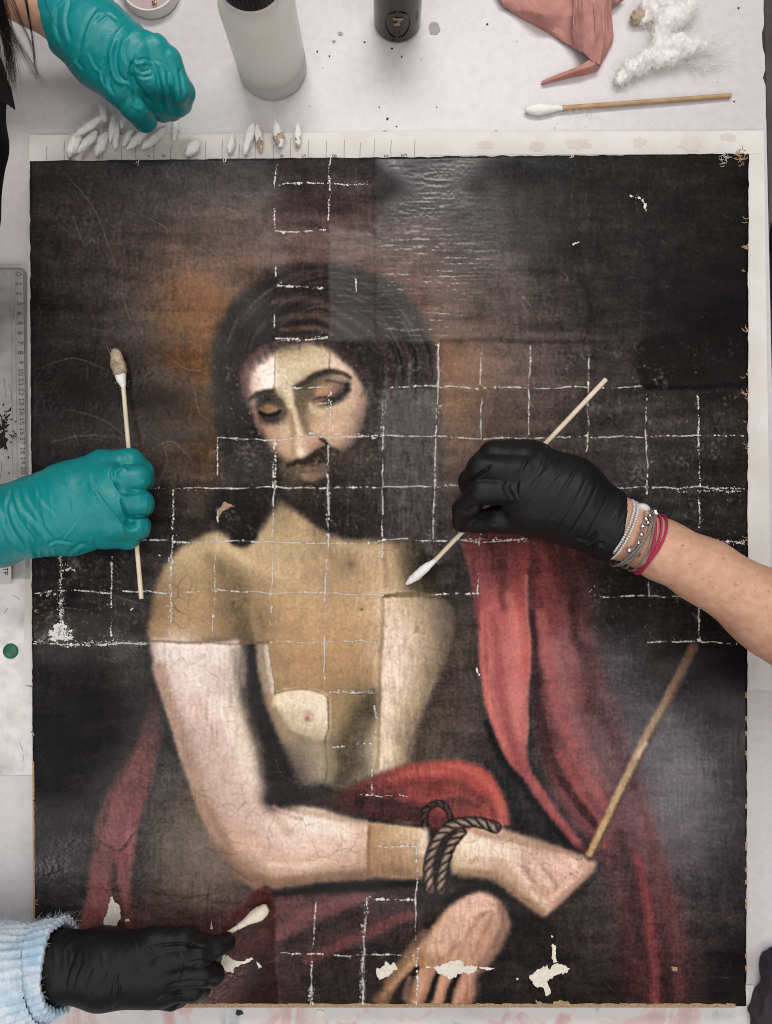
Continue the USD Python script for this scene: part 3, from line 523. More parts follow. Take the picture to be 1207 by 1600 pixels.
    # pale cleaned strip on the brow's left
    fill(fz((118, 530), (122, 420), (180, 320), (250, 255), (314, 225), (314, 500), (240, 525)), fc((130, 500, 206, 174, 160), (150, 400, 222, 194, 182), (220, 380, 248, 236, 230), (290, 300, 246, 232, 224), (290, 460, 250, 240, 234), (200, 500, 236, 218, 208), (280, 250, 224, 200, 188)), 2.6, 0.92)
    stroke(fz((316, 215), (317, 340), (316, 500)), 1.6, (140, 116, 90), 1.6, 0.75)
    stroke(fz((766, 170), (766, 360)), 1.6, (96, 78, 66), 1.8, 0.7)
    # soft shade under the hairline
    stroke(fz((62, 560), (70, 400), (150, 262), (300, 178)), [8, 15, 15, 9], (94, 70, 68), 12, 0.5)
    stroke(fz((300, 165), (470, 112), (640, 104), (780, 150), (930, 280), (1060, 450)), [9, 11, 11, 12, 11, 9], (66, 52, 48), 10, 0.72)
    for i in range(46):
        t = rr.uniform(0, 1)
        x, y = np.interp(t, [0, .3, .55, .8, 1], [90, 320, 620, 880, 1070]), np.interp(t, [0, .3, .55, .8, 1], [330, 160, 108, 230, 470])
        q = fz((x, y - 12), (x + rr.uniform(-6, 26), y + 18), (x + rr.uniform(0, 50), y + rr.uniform(24, 60)))
        stroke(q, [2.4, 2.2, 1], (62, 50, 48), 6, rr.uniform(.05, .25))
    # left eye
    fill(fz((165, 640), (190, 560), (250, 535), (325, 525), (385, 580), (425, 665), (405, 755), (330, 806), (240, 802), (185, 760)), fc((200, 600, 62, 54, 48), (300, 560, 56, 49, 44), (370, 620, 82, 72, 60), (410, 680, 112, 99, 82), (370, 740, 76, 67, 57), (270, 780, 58, 51, 46), (190, 720, 50, 43, 41)), 4.2, 0.95)
    fill(fz((188, 690), (215, 648), (260, 634), (318, 652), (338, 690), (300, 712), (240, 716)), fc((215, 680, 128, 94, 62), (250, 660, 148, 110, 74), (290, 690, 146, 112, 82), (320, 680, 156, 128, 104)), 2.6, 0.9)
    stroke(fz((188, 702), (240, 728), (310, 722), (350, 694)), [2, 5, 5, 2], (36, 31, 30), 3, 0.9)
    stroke(fz((230, 645), (265, 634), (310, 646)), [1.5, 2.5, 1.5], (96, 70, 46), 2.5, 0.7)
    stroke(fz((105, 604), (160, 566), (230, 546), (315, 524)), [3, 7, 8, 6], (66, 56, 50), 5, 0.85)
    stroke(fz((150, 700), (158, 770), (190, 850)), [3, 5, 3], (150, 108, 92), 7, 0.4)
    # right brow, lid and eye
    ez = lambda *q: [(440 + x / 7.544, 560 + y / 7.544) for x, y in q]
    ec = lambda *q: [(440 + x / 7.544, 560 + y / 7.544, r_, g_, b_) for x, y, r_, g_, b_ in q]
    fill(ez((170, 320), (290, 265), (400, 205), (520, 160), (630, 155), (740, 185), (820, 250), (800, 330), (770, 420), (700, 510), (560, 550), (400, 545), (330, 560), (260, 640), (200, 560), (175, 430)),
         ec((200, 340, 92, 80, 62), (300, 300, 84, 74, 57), (420, 260, 92, 80, 64), (520, 210, 96, 84, 68), (560, 280, 124, 102, 84), (680, 220, 142, 122, 110), (760, 240, 128, 110, 100), (790, 300, 120, 102, 92), (250, 420, 92, 79, 62), (350, 400, 104, 88, 70), (250, 540, 116, 100, 79), (330, 520, 132, 113, 90), (480, 370, 172, 132, 106), (560, 380, 178, 134, 110), (620, 350, 150, 114, 96), (480, 440, 152, 116, 96), (690, 380, 88, 74, 68), (740, 400, 70, 60, 56), (680, 460, 66, 57, 54), (600, 480, 70, 60, 56), (540, 520, 88, 74, 66)), 3.2, 0.94)
    stroke(ez((150, 335), (280, 272), (400, 202), (520, 160), (620, 156), (720, 176), (800, 220)), [3, 8, 9, 8, 7, 5, 3], (68, 59, 46), 5, 0.85)
    stroke(ez((540, 262), (620, 270), (700, 298), (775, 312)), [1.5, 2.5, 4, 3], (84, 66, 58), 3, 0.7)
    stroke(ez((600, 225), (680, 215), (760, 245)), [2, 4, 2], (164, 140, 126), 4, 0.5)
    fill(ez((425, 350), (500, 330), (600, 330), (650, 370), (610, 430), (520, 455), (440, 450), (415, 400)), ec((450, 400, 178, 138, 112), (540, 370, 188, 142, 116), (600, 390, 160, 120, 102), (500, 440, 160, 122, 102)), 3.0, 0.8)
    stroke(ez((770, 315), (768, 400), (720, 475), (620, 520), (500, 520)), [5, 9, 10, 7, 3], (58, 50, 48), 6, 0.85)
    stroke(ez((390, 482), (450, 462), (540, 462), (620, 490)), [1.5, 3, 4, 5], (74, 60, 54), 3, 0.85)
    fill(ez((385, 500), (430, 475), (500, 472), (545, 490), (500, 515), (420, 520)), ec((420, 498, 152, 112, 96), (500, 492, 104, 78, 70)), 1.6, 0.9)
    stroke(ez((400, 532), (460, 530), (540, 522)), [1.6, 2.4, 1.4], (222, 200, 176), 2.2, 0.85)
    stroke(ez((345, 540), (390, 600), (480, 640)), [5, 9, 5], (210, 184, 152), 7, 0.65)
    stroke(ez((640, 560), (740, 520), (800, 430)), [4, 6, 5], (198, 168, 142), 7, 0.5)
    # nose
    stroke(fz((345, 520), (400, 580), (432, 650)), [8, 9, 5], (196, 176, 146), 7, 0.6)
    stroke(fz((420, 520), (452, 640), (490, 760), (520, 860), (530, 940)), [10, 9, 9, 10, 12], (216, 197, 166), 6, 0.85)
    stroke(fz((495, 520), (520, 660), (560, 800), (590, 880)), [6, 9, 9, 5], (116, 99, 77), 9, 0.62)
    stroke(fz((440, 690), (455, 800), (462, 920), (470, 1040)), [5, 5, 5, 6], (160, 132, 106), 6, 0.55)
    fill(fz((480, 920), (540, 880), (640, 900), (705, 920), (735, 965), (715, 1010), (640, 1030), (590, 1075), (535, 1092), (490, 1050)), fc((510, 960, 212, 182, 156), (530, 1040, 224, 198, 176), (590, 960, 196, 164, 142), (650, 950, 178, 142, 122), (690, 960, 138, 106, 92), (620, 1010, 156, 124, 106)), 3.4, 0.9)
    stroke(fz((690, 925), (735, 960), (735, 995), (700, 1012)), [2.5, 5, 6, 3], (66, 49, 44), 3.6, 0.88)
    blob(*fz((525, 1025))[0], 5, 7, (236, 214, 196), 0.75)
    blob(*fz((655, 930))[0], 8, 6, (198, 158, 138), 0.4)
    # moustache, mouth, beard
    fill([(436, 724), (452, 722), (474, 722), (494, 708), (512, 704), (544, 704), (566, 696), (584, 700), (598, 730), (604, 780), (584, 826), (542, 840), (506, 828), (472, 802), (450, 770)],
         [(446, 732, 104, 86, 68), (462, 728, 122, 100, 78), (486, 722, 66, 54, 45), (500, 714, 56, 46, 39), (530, 712, 66, 56, 49), (560, 708, 80, 68, 61), (585, 728, 66, 59, 56), (452, 745, 84, 69, 56), (470, 772, 58, 48, 42), (500, 770, 48, 40, 37), (540, 750, 54, 46, 43), (570, 780, 50, 43, 41), (520, 810, 42, 35, 34), (560, 820, 42, 36, 35)], 6, 0.95)
    stroke(fz((420, 1140), (500, 1110), (560, 1100), (640, 1050), (730, 1010), (830, 1030)), [4, 7, 9, 10, 9, 5], (54, 44, 37), 6, 0.8)
    fill(fz((520, 1190), (590, 1150), (680, 1120), (740, 1140), (742, 1200), (690, 1255), (600, 1282), (540, 1250)), fc((560, 1190, 128, 104, 88), (640, 1160, 122, 98, 84), (710, 1160, 100, 82, 72), (590, 1240, 146, 116, 98), (660, 1230, 134, 106, 90), (720, 1200, 98, 80, 72)), 3.2, 0.85)
    stroke(fz((530, 1196), (600, 1188), (660, 1176), (735, 1170)), [1.5, 3, 3, 1.5], (104, 76, 64), 3, 0.75)
    stroke(fz((550, 1290), (620, 1300), (710, 1265)), [3, 7, 4], (66, 55, 49), 6, 0.7)
    for i in range(170):
        x, y = rr.uniform(446, 604), rr.uniform(730, 838)
        if (x - 530) ** 2 / 80 ** 2 + (y - 772) ** 2 / 66 ** 2 < 1 and not (466 < x < 514 and 718 < y < 758):
            stroke([(x, y), (x + rr.uniform(-4, 6), y + rr.uniform(8, 22))], [1.5, 1], (96, 84, 76) if rr.random() < .45 else (40, 34, 32), 2.4, rr.uniform(.12, .38))
    for i in range(150):
        x, y = rr.uniform(592, 692), rr.uniform(560, 850)
        stroke([(x, y), (x + rr.uniform(-5, 5), y + rr.uniform(12, 34))], [1.5, 1], (112, 106, 104) if rr.random() < .5 else (48, 43, 42), 3, rr.uniform(.12, .32))
    for i in range(40):      # hair falling over the far cheek
        y = rr.uniform(575, 700)
        x = np.interp(y, [575, 620, 700], [572, 584, 566]) + rr.normal(0, 4)
        stroke([(x, y), (x + rr.uniform(-3, 4), y + 16), (x + rr.uniform(-6, 6), y + 34)], [1, 2.4, 1], (72, 63, 60), 5, rr.uniform(.15, .4))
    # ---------------- cleaning windows: small steps of tone with sharp edges
    tint(rect(432, 246, 585, 366), (0.92, 0.9, 0.92), (8, 5, 5), 1.5)
    tint(rect(432, 366, 512, 530), (0.96, 0.96, 0.98), (8, 6, 5), 1.5)
    tint(rect(345, 690, 428, 760), (1.0, 1.0, 1.0), (13, 13, 13), 2)
    tint(rect(600, 608, 684, 760), (1, 1, 1), (8, 8, 8), 2)
    tint(rect(687, 536, 1003, 606), (1.0, 1.0, 1.0), (3, 2, 2), 1.5)
    for i, (x0, y0, x1, y1) in enumerate([(752, 536, 829, 606), (922, 536, 1003, 606), (1011, 610, 1090, 683), (829, 606, 920, 683), (920, 683, 1010, 762), (1090, 683, 1160, 762), (1010, 762, 1090, 845), (600, 683, 682, 762), (515, 762, 600, 845), (96, 925, 175, 1003), (175, 865, 268, 925), (922, 850, 1012, 931), (1012, 931, 1090, 1003)]):
        s = 4.5 * (-1) ** i
        tint(rect(x0, y0, x1, y1), (1, 1, 1), (s, s, s), 1.5)
    for x0, y0, x1, y1, g_, a_ in ((60, 440, 250, 540, 1.0, 7), (250, 430, 338, 540, 1.08, 2), (60, 300, 200, 440, 1.0, 5), (200, 300, 340, 430, 1.0, 6), (252, 604, 338, 690, .9, 0), (60, 660, 240, 760, 1.0, 4), (340, 250, 432, 420, 1.05, 2), (800, 246, 905, 430, 1.0, -4), (905, 330, 1010, 534, 1.0, 4), (1012, 420, 1165, 528, .9, 0), (800, 430, 905, 534, 1.0, 4)):
        tint(rect(x0, y0, x1, y1), (g_, g_, g_), (a_, a_ * .9, a_ * .88), 3.5, True, 2)
    tint([(748, 690), (830, 690), (920, 760), (920, 850), (752, 850)], (0.9, 0.9, 0.9), feather=6)
    stroke([(236, 1003), (300, 1004), (380, 1006), (424, 1005)], 3, (120, 92, 66), 3, 0.55)
    stroke([(600, 932), (640, 931), (682, 928)], 3, (120, 98, 70), 3, 0.7)
    # wet swabbed patch of deep red, bottom left
    fill([(352, 1446), (388, 1410), (400, 1392), (424, 1388), (430, 1440), (428, 1500), (428, 1574), (330, 1574), (344, 1500)], [(400, 1405, 92, 44, 42), (380, 1440, 86, 42, 40), (410, 1460, 82, 40, 40), (410, 1510, 60, 30, 32), (408, 1550, 46, 24, 25), (360, 1500, 84, 42, 40), (350, 1560, 82, 38, 38)], 2.0, 0.95)
    fill(rect(386, 1492, 428, 1574), (48, 26, 28), 2, 0.55, True, 1)
    # blanched area, lower right; pale scuffs along chalk rows, lower left
    for i, (x, y, a, b, c, o) in enumerate([(1050, 1180, 60, 90, (100, 96, 102), .2), (1080, 1290, 44, 60, (100, 95, 102), .2), (970, 1040, 40, 60, (92, 84, 92), .35), (200, 1020, 34, 26, (96, 92, 92), .35), (95, 990, 22, 10, (150, 146, 146), .5), (130, 1330, 50, 34, (62, 58, 60), .4)]):
        blob(x, y, a, b, c, o)
    # ---------------- surface: weave, grime, bloom, scratches, cracks
    lum = ART.mean(-1)
    dark = np.clip((120 - lum) / 80, 0, 1)
    weave = 0.5 * nz(7, .75, 11) + 0.5 * nz(.75, 7, 12)
    ART[:] *= (1 + (0.008 + 0.055 * dark) * weave + (0.024 + 0.045 * dark) * nz(1.0, 1.0, 13) + (0.010 - 0.004 * dark) * nz(1.0, 6, 16) * (1 + nz(40, 40, 17)) + (0.010 + 0.03 * dark) * nz(9, 4, 14) + (0.008 + 0.028 * dark) * nz(4, 9, 15))[..., None]
    w, m = poly_mask([(330, 536), (1165, 536), (1165, 1003), (922, 1003), (922, 850), (330, 850)], 8, True, 2)
    bloom = np.zeros((NY, NX), np.float32)
    bloom[w] = m
    w, m = poly_mask([(52, 865), (238, 865), (238, 1010), (52, 1010)], 8, True, 2)
    bloom[w] = np.maximum(bloom[w], m)
    sp = np.clip(nz(1.3, 1.3, 21) * 0.7 + nz(9, 9, 22) * 0.5 - 0.75, 0, 3)
    ART[:] += (bloom * dark * sp * 17)[..., None]
    sp2 = np.clip(nz(.9, .9, 23) - 2.55, 0, 2) * dark
    ART[:] += (sp2 * 70 * (0.35 + bloom))[..., None]
    for q in ([(100, 268), (150, 330), (180, 420)], [(112, 335), (124, 368), (134, 385)], [(140, 325), (144, 350)], [(190, 455), (198, 480), (204, 500)], [(232, 340), (252, 352), (264, 362)], [(298, 318), (303, 332), (312, 336)], [(294, 346), (306, 345)], [(135, 380), (142, 372), (150, 378)], [(176, 362), (190, 358)],
              [(300, 590), (310, 640), (330, 660)], [(270, 560), (290, 575), (320, 580)], [(60, 575), (120, 560), (190, 590)], [(100, 640), (160, 655), (220, 700)], [(80, 690), (140, 680), (200, 686)], [(240, 700), (270, 690), (300, 720)], [(255, 690), (262, 720), (250, 750)], [(310, 420), (335, 418)], [(280, 400), (300, 412)], [(160, 920), (190, 935), (230, 945)], [(110, 890), (120, 882), (126, 890)], [(460, 300), (462, 320)], [(64, 960), (100, 950), (140, 955)]):
        stroke(q, [.8, 1.2, .6], (150, 138, 128), 1.4, .5)
    for i in range(420):     # fine scratches and fibres
        x, y = rr.uniform(60, 1150), rr.uniform(250, 1560)
        a, l = rr.normal(0.6, 0.9), rr.uniform(6, 34)
        b = rr.uniform(-6, 6)
        q = [(x, y), (x + l * .5 * math.cos(a) + b, y + l * .5 * math.sin(a)), (x + l * math.cos(a), y + l * math.sin(a))]
        w = window(q, 2)
        if ART[w].size and ART[w].mean() < 105:
            stroke(q, [.8, 1, .6], (138, 130, 126), 1.2, rr.uniform(.1, .45))
    # cracks: edges of random cells, in masked places
    def cracks(n, seed, region, feather, wid, warp):
        r = np.random.default_rng(seed)
        w, m = poly_mask(region, feather)
        x0, x1, y0, y1 = GX[w].min(), GX[w].max(), GY[w].min(), GY[w].max()
        s = np.c_[r.uniform(x0, x1, n), r.uniform(y0, y1, n)]
        px, py = GX[w] + warp * nz(9, 9, seed + 1)[w], GY[w] + warp * nz(9, 9, seed + 2)[w]
        d, _ = cKDTree(s).query(np.c_[px.ravel(), py.ravel()], k=2)
        return w, (np.clip(1 - (d[:, 1] - d[:, 0]) / wid, 0, 1).reshape(px.shape) * m * np.clip(0.6 + 0.5 * nz(14, 14, seed + 3)[w], 0, 1)).astype(np.float32)
    for n, seed, reg, f, wd, warp, o in ((130, 31, [(600, 850), (650, 850), (680, 960), (660, 1080), (604, 1080)], 10, 1.6, 3, .45), (240, 35, [(250, 1010), (420, 1010), (560, 1280), (560, 1370), (330, 1380), (250, 1100)], 12, 1.3, 4, .30),
                                        (150, 39, [(400, 540), (560, 540), (560, 700), (420, 700)], 12, 1.2, 3, .14), (300, 81, [(240, 860), (600, 850), (600, 1210), (420, 1000), (240, 1000)], 14, 1.2, 3, .14), (120, 85, [(700, 1290), (930, 1340), (800, 1430), (640, 1570), (600, 1570)], 10, 1.2, 3, .2), (60, 43, [(730, 1300), (930, 1340), (850, 1430), (760, 1390)], 8, 1.4, 4, .3), (26, 47, [(272, 890), (300, 885), (304, 970), (272, 975)], 5, 1.8, 3, .8)):
        w, c = cracks(n, seed, reg, f, wd, warp)
        lay(w, c, (112, 84, 62), o)
    yy, xx = np.mgrid[0:NY, 0:NX]
    dx, dy = 0.22 * nz(2, 2, 91) + 0.45 * nz(14, 14, 92), 0.22 * nz(2, 2, 93) + 0.45 * nz(14, 14, 94)
    for k in range(3):
        c = map_coordinates(ART[..., k], [yy + dy, xx + dx], order=1, mode='nearest')
        ART[..., k] = c + 0.60 * (c - gaussian_filter(c, 1.8)) + 0.16 * (c - gaussian_filter(c, 9))
    lum = ART.mean(-1, keepdims=True)
    ART[:] = ART + np.clip((lum - 90) / 60, 0, 1) * np.array([5, 0, -5])
    red = np.clip((ART[..., :1] - ART[..., 1:2] - 28) / 40, 0, 1)
    ART[:] = (lum + (ART - lum) * (0.90 + 0.03 * red)) * (1 - 0.20 * np.clip((75 - lum) / 45, 0, 1)) + np.clip((lum - 100) / 100, 0, 1) * 5
    np.clip(ART, 3, 252, out=ART)
    # ---------------- relief in millimetres, gloss 0..1
    R = RELIEF
    R += 0.016 * weave + 0.014 * nz(2.0, 2.0, 51) + 0.012 * nz(1, 1, 50)
    ridge = (0.06 * nz(14, 1.2, 52) + 0.055 * nz(6, .9, 53) + 0.045 * nz(1.2, 1.2, 54)) * np.clip((GY - 200) / 170, .6, 1.8)
    w, m = poly_mask([(586, 244), (1168, 244), (1168, 604), (1008, 606), (1004, 534), (586, 534)], 2, True, 1.5)
    m = m * np.clip((1010 - GX[w]) / 330, 0.25, 1) * np.clip(1.25 + 0.5 * nz(40, 20, 75)[w], .3, 1)
    R[w] += m * (0.022 * nz(8, 1.3, 55) + .02 * nz(1.3, 1.3, 56))[w]
    GLOSS[w] = np.maximum(GLOSS[w], m * 0.55)
    w2, m2 = poly_mask([(560, 230), (820, 250), (860, 380), (770, 560), (660, 560), (560, 520)], 40)
    M = np.zeros((NY, NX), np.float32); M[w] = m
    R[w2] += (m2 * M[w2]) * ridge[w2]
    GLOSS[w2] = np.maximum(GLOSS[w2], m2 * M[w2])
    w, m = poly_mask([(514, 350), (586, 366), (586, 534), (514, 534)], 2, True, 1.5)
    R[w] += m * 0.5 * ridge[w]
    GLOSS[w] = np.maximum(GLOSS[w], m * 0.75)
    w, m = poly_mask([(60, 250), (430, 250), (430, 520), (330, 700), (60, 700)], 25)
    R[w] += m * (0.03 * nz(6, 1.6, 57) + 0.04 * nz(1.4, 1.4, 58))[w]
    GLOSS[w] = np.maximum(GLOSS[w], m * 0.6)
    w, m = poly_mask([(860, 1000), (1000, 1010), (1165, 1080), (1165, 1350), (1000, 1330), (900, 1180)], 36)
    R[w] += m * (0.07 * nz(1.0, 9, 59) + 0.045 * nz(.9, 4, 60))[w]
    GLOSS[w] = np.maximum(GLOSS[w], m * 0.5)
    low = [(56, 1006), (236, 1010), (300, 1250), (400, 1400), (380, 1570), (56, 1570)]
    w, m = poly_mask(low, 18)
    R[w] += m * (0.03 * nz(3, 3, 61) + 0.045 * nz(1.1, 1.1, 62))[w]
    GLOSS[w] = np.maximum(GLOSS[w], m * 0.7)
    w, m = poly_mask([(56, 1040), (190, 1030), (215, 1120), (160, 1230), (56, 1260)], 18)
    GLOSS[w] *= 1 - 0.75 * m
    R[w] *= 1 - 0.6 * m
    rc = np.random.default_rng(63)
    wm, mm = poly_mask([(58, 1200), (200, 1180), (330, 1290), (430, 1400), (400, 1570), (58, 1570)], 25)
    low_mask = np.zeros((NY, NX), np.float32); low_mask[wm] = mm
    for i in range(150):
        x, y = rc.uniform(60, 430), rc.uniform(1190, 1470)
        a = rc.choice([.75, -.7, .15, 1.5, -1.1]) + rc.normal(0, .22)
        l = rc.gamma(2.2, 16)
        q = [(x + l * t * math.cos(a) + rc.normal(0, 1.6), y + l * t * math.sin(a) + rc.normal(0, 1.6)) for t in np.linspace(-.5, .5, 5)]
        w, m = line_mask(q, [.6, rc.uniform(1.2, 2.4), .6], 2.2)
        m = m * low_mask[w]
        R[w] -= rc.uniform(.06, .2) * m
        ART[w] *= (1 - rc.uniform(.1, .4) * m)[..., None]
        if ART[w].size:
            R[w] += .05 * gaussian_filter(m, 2)
    w, c = cracks(700, 67, [(58, 1000), (236, 1000), (260, 1200), (58, 1240)], 20, 3.2, 6)
    R[w] -= 0.07 * c
    w, c = cracks(120, 71, [(60, 600), (330, 560), (330, 760), (60, 760)], 20, 3.5, 9)
    R[w] -= 0.10 * c
    w, m = poly_mask([(236, 1006), (420, 1006), (560, 1270), (930, 1340), (850, 1430), (400, 1390), (300, 1230)], 6)
    R[w] += m * (0.02 * nz(2, 2, 73))[w]
    GLOSS[w] = np.minimum(np.maximum(GLOSS[w], m * 0.4), 1)
    R -= gaussian_filter(R, 60)
    GLOSS[:] = np.clip(GLOSS * (1 + 0.22 * nz(18, 12, 74)), 0, 1)
# ---------------------------------------------------------------- bodies: capsule fields meshed by surface nets
def smin(a, b, k):
    h = np.clip(0.5 + 0.5 * (b - a) / k, 0, 1)
    return b + (a - b) * h - k * h * (1 - h)


class Field:
    def __init__(self, lo, hi, h):
        self.lo, self.h = np.array(lo, float), h
        self.n = np.ceil((np.array(hi) - self.lo) / h).astype(int) + 1
        self.d = np.full(self.n, 0.05, np.float32)

    def box(self, lo, hi):
        a = np.clip(np.floor((lo - self.lo) / self.h).astype(int), 0, self.n)
        b = np.clip(np.ceil((hi - self.lo) / self.h).astype(int) + 1, 0, self.n)
        s = tuple(slice(x, y) for x, y in zip(a, b))
        g = np.meshgrid(*[self.lo[i] + self.h * np.arange(a[i], b[i]) for i in range(3)], indexing="ij", sparse=True)
        return s, g

    def capsule(self, a, b, ra, rb, k, target=None, flat=1.0):
        d = self.d if target is None else target
        a, b = np.asarray(a, float), np.asarray(b, float)
        m = max(ra, rb) + 0.012 + k
        s, (x, y, z) = self.box(np.minimum(a, b) - m, np.maximum(a, b) + m)
        if d[s].size == 0:
            return
        e = b - a
        t = np.clip(((x - a[0]) * e[0] + (y - a[1]) * e[1] + (z - a[2]) * e[2]) / max(e @ e, 1e-12), 0, 1)
        q = np.sqrt((x - a[0] - t * e[0]) ** 2 + (y - a[1] - t * e[1]) ** 2 + ((z - a[2] - t * e[2]) / flat) ** 2) - (ra + t * (rb - ra))
        d[s] = smin(d[s], q.astype(np.float32), k)

    def mesh(self):
        d, n = self.d, self.n
        ins = d < 0
        c = [ins[i:n[0] - 1 + i, j:n[1] - 1 + j, k:n[2] - 1 + k] for i in (0, 1) for j in (0, 1) for k in (0, 1)]
        cnt = sum(x.astype(np.int8) for x in c)
        act = (cnt > 0) & (cnt < 8)
        ids = np.full(act.shape, -1, np.int64)
        ijk = np.argwhere(act)
        ids[act] = np.arange(len(ijk))
        acc, num = np.zeros((len(ijk), 3)), np.zeros(len(ijk))
        corner = np.array([(i, j, k) for i in (0, 1) for j in (0, 1) for k in (0, 1)])
        for a in range(8):
            for ax in range(3):
                if corner[a][ax]:
                    continue
                b = corner[a].copy(); b[ax] = 1
                va, vb = d[tuple((ijk + corner[a]).T)], d[tuple((ijk + b).T)]
                x = (va < 0) != (vb < 0)
                t = va[x] / (va[x] - vb[x])
                acc[x] += corner[a] + t[:, None] * (b - corner[a])
                num[x] += 1
        v = self.lo + self.h * (ijk + acc / num[:, None])
        fs = []
        for ax in range(3):
            o = [0, 1, 2]; o.remove(ax)
            sl = [slice(1, n[i] - 1) for i in range(3)]; sl[ax] = slice(0, n[ax] - 1)
            s2 = list(sl); s2[ax] = slice(1, n[ax])
            A, B = ins[tuple(sl)], ins[tuple(s2)]
            for flip, m in ((False, A & ~B), (True, ~A & B)):
                e = np.argwhere(m) + np.array([s.start for s in sl])
                if not len(e):
                    continue
                def g(di, dj):
                    q = e.copy(); q[:, o[0]] -= di; q[:, o[1]] -= dj
                    return ids[tuple(q.T)]
                q = np.c_[g(1, 1), g(0, 1), g(0, 0), g(1, 0)]
                if flip ^ (ax == 1):
                    q = q[:, ::-1]
                fs.append(q)
        q = np.vstack(fs)
        return v, np.vstack([q[:, [0, 1, 2]], q[:, [0, 2, 3]]])


def vnormals(v, f):
    fn = np.cross(v[f[:, 1]] - v[f[:, 0]], v[f[:, 2]] - v[f[:, 0]])
    n = np.zeros_like(v)
    for k in range(3):
        for a in range(3):
            n[:, a] += np.bincount(f[:, k], fn[:, a], len(v))
    return n / (np.linalg.norm(n, axis=1, keepdims=True) + 1e-12)


def relax(v, f, n=4, lam=0.5):
    m = trimesh.Trimesh(v, f, process=False)
    trimesh.smoothing.filter_taubin(m, lamb=lam, nu=lam + 0.03, iterations=n)
    return np.array(m.vertices), np.array(m.faces)


def chain(fld, pts, k=0.004, target=None, grow=0.0):
    for (x0, y0, z0, r0), (x1, y1, z1, r1) in zip(pts[:-1], pts[1:]):
        fld.capsule(P(x0, y0, z0), P(x1, y1, z1), r0 + grow, r1 + grow, k, target)


def bounds(hand, grow):
    a = np.array([[*P(x, y, z), r] for part in hand["palm"] + hand["fingers"] + hand.get("arm", []) for x, y, z, r in part])
    r = a[:, 3].max() + grow + 0.006
    return a[:, :3].min(0) - r, a[:, :3].max(0) + r


def hand_field(fld, hand, grow=0.0):
    for part in hand["palm"]:
        chain(fld, part, 0.012, grow=grow)
    fing = np.full(fld.n, 0.05, np.float32)
    for part in hand["fingers"]:
        one = np.full(fld.n, 0.05, np.float32)
        chain(fld, part, 0.004, one, grow)
        np.copyto(fing, smin(fing, one, 0.0012))
    fld.d = smin(fld.d, fing, 0.006)


def creases(v, f, lines, extra=None):
    """Pushes folds into the side that faces up: (points in pixels, half width in pixels, depth in mm, ridge)."""
    n = vnormals(v, f)
    px = PX(v)
    off = np.zeros(len(v))
    face = np.clip(n[:, 2] * 2.5 + 0.6, 0, 1)
    for pts, w, depth, ridge in lines:
        q = spline(pts, False, 16)
        t = cKDTree(q)
        d, i = t.query(px, distance_upper_bound=6 * w)
        ok = np.isfinite(d)
        j = np.clip(i[ok], 1, len(q) - 2)
        tg = q[j + 1] - q[j - 1]
        dv = px[ok] - q[i[ok]]
        side = np.sign(tg[:, 0] * dv[:, 1] - tg[:, 1] * dv[:, 0])
        u = np.linspace(0, 1, len(q))[i[ok]]
        fade = np.clip(np.minimum(u, 1 - u) * 5, 0.05, 1)
        s = d[ok] * side
        off[ok] += fade * depth * 0.001 * (-np.exp(-(s / w) ** 2) + ridge * np.exp(-((s - 2.0 * w) / (1.5 * w)) ** 2))
    if extra is not None:
        off += extra(v, px, n)
    return v + n * (off * face)[:, None]


def cut(fld, point, normal):
    """Keeps what lies on the side the normal points away from."""
    s, (x, y, z) = fld.box(fld.lo, fld.lo + fld.h * fld.n)
    pl = (x - point[0]) * normal[0] + (y - point[1]) * normal[1] + (z - point[2]) * normal[2]
    fld.d = np.maximum(fld.d, pl.astype(np.float32))


def make_glove(hand, lines, h, cutter, extra=None, grow=0.0):
    fld = Field(*bounds(hand, grow), h)
    hand_field(fld, hand, grow)
    if cutter:
        cut(fld, *cutter)
    v, f = relax(*fld.mesh(), 5)
    return creases(v, f, lines, extra), f


HAND_A = dict(   # right hand in teal, at the left edge
    palm=[[(-60, 815, .066, .0245), (0, 805, .066, .0245), (60, 790, .066, .026), (110, 770, .067, .0265), (165, 750, .068, .022)],
          [(-60, 838, .064, .0245), (0, 832, .064, .0245), (60, 824, .064, .0245), (110, 822, .064, .025), (170, 812, .066, .024)],
          [(20, 815, .066, .028), (100, 800, .068, .029), (165, 785, .072, .026)],
          [(26, 845, .06, .012), (4, 862, .058, .014)]],
    fingers=[[(100, 765, .066, .02), (160, 728, .066, .0145), (203, 722, .062, .0122), (222, 737, .052, .0112)],
             [(178, 748, .080, .0130), (216, 747, .072, .0118), (222, 750, .048, .0108), (202, 752, .036, .0102)],
             [(186, 784, .081, .0130), (219, 786, .072, .0118), (222, 790, .048, .0108), (202, 790, .036, .0102)],
             [(182, 820, .074, .0130), (214, 822, .064, .0118), (216, 826, .046, .0108), (195, 824, .036, .0102)],
             [(165, 836, .066, .0122), (200, 840, .056, .0105), (204, 842, .042, .0098)]])
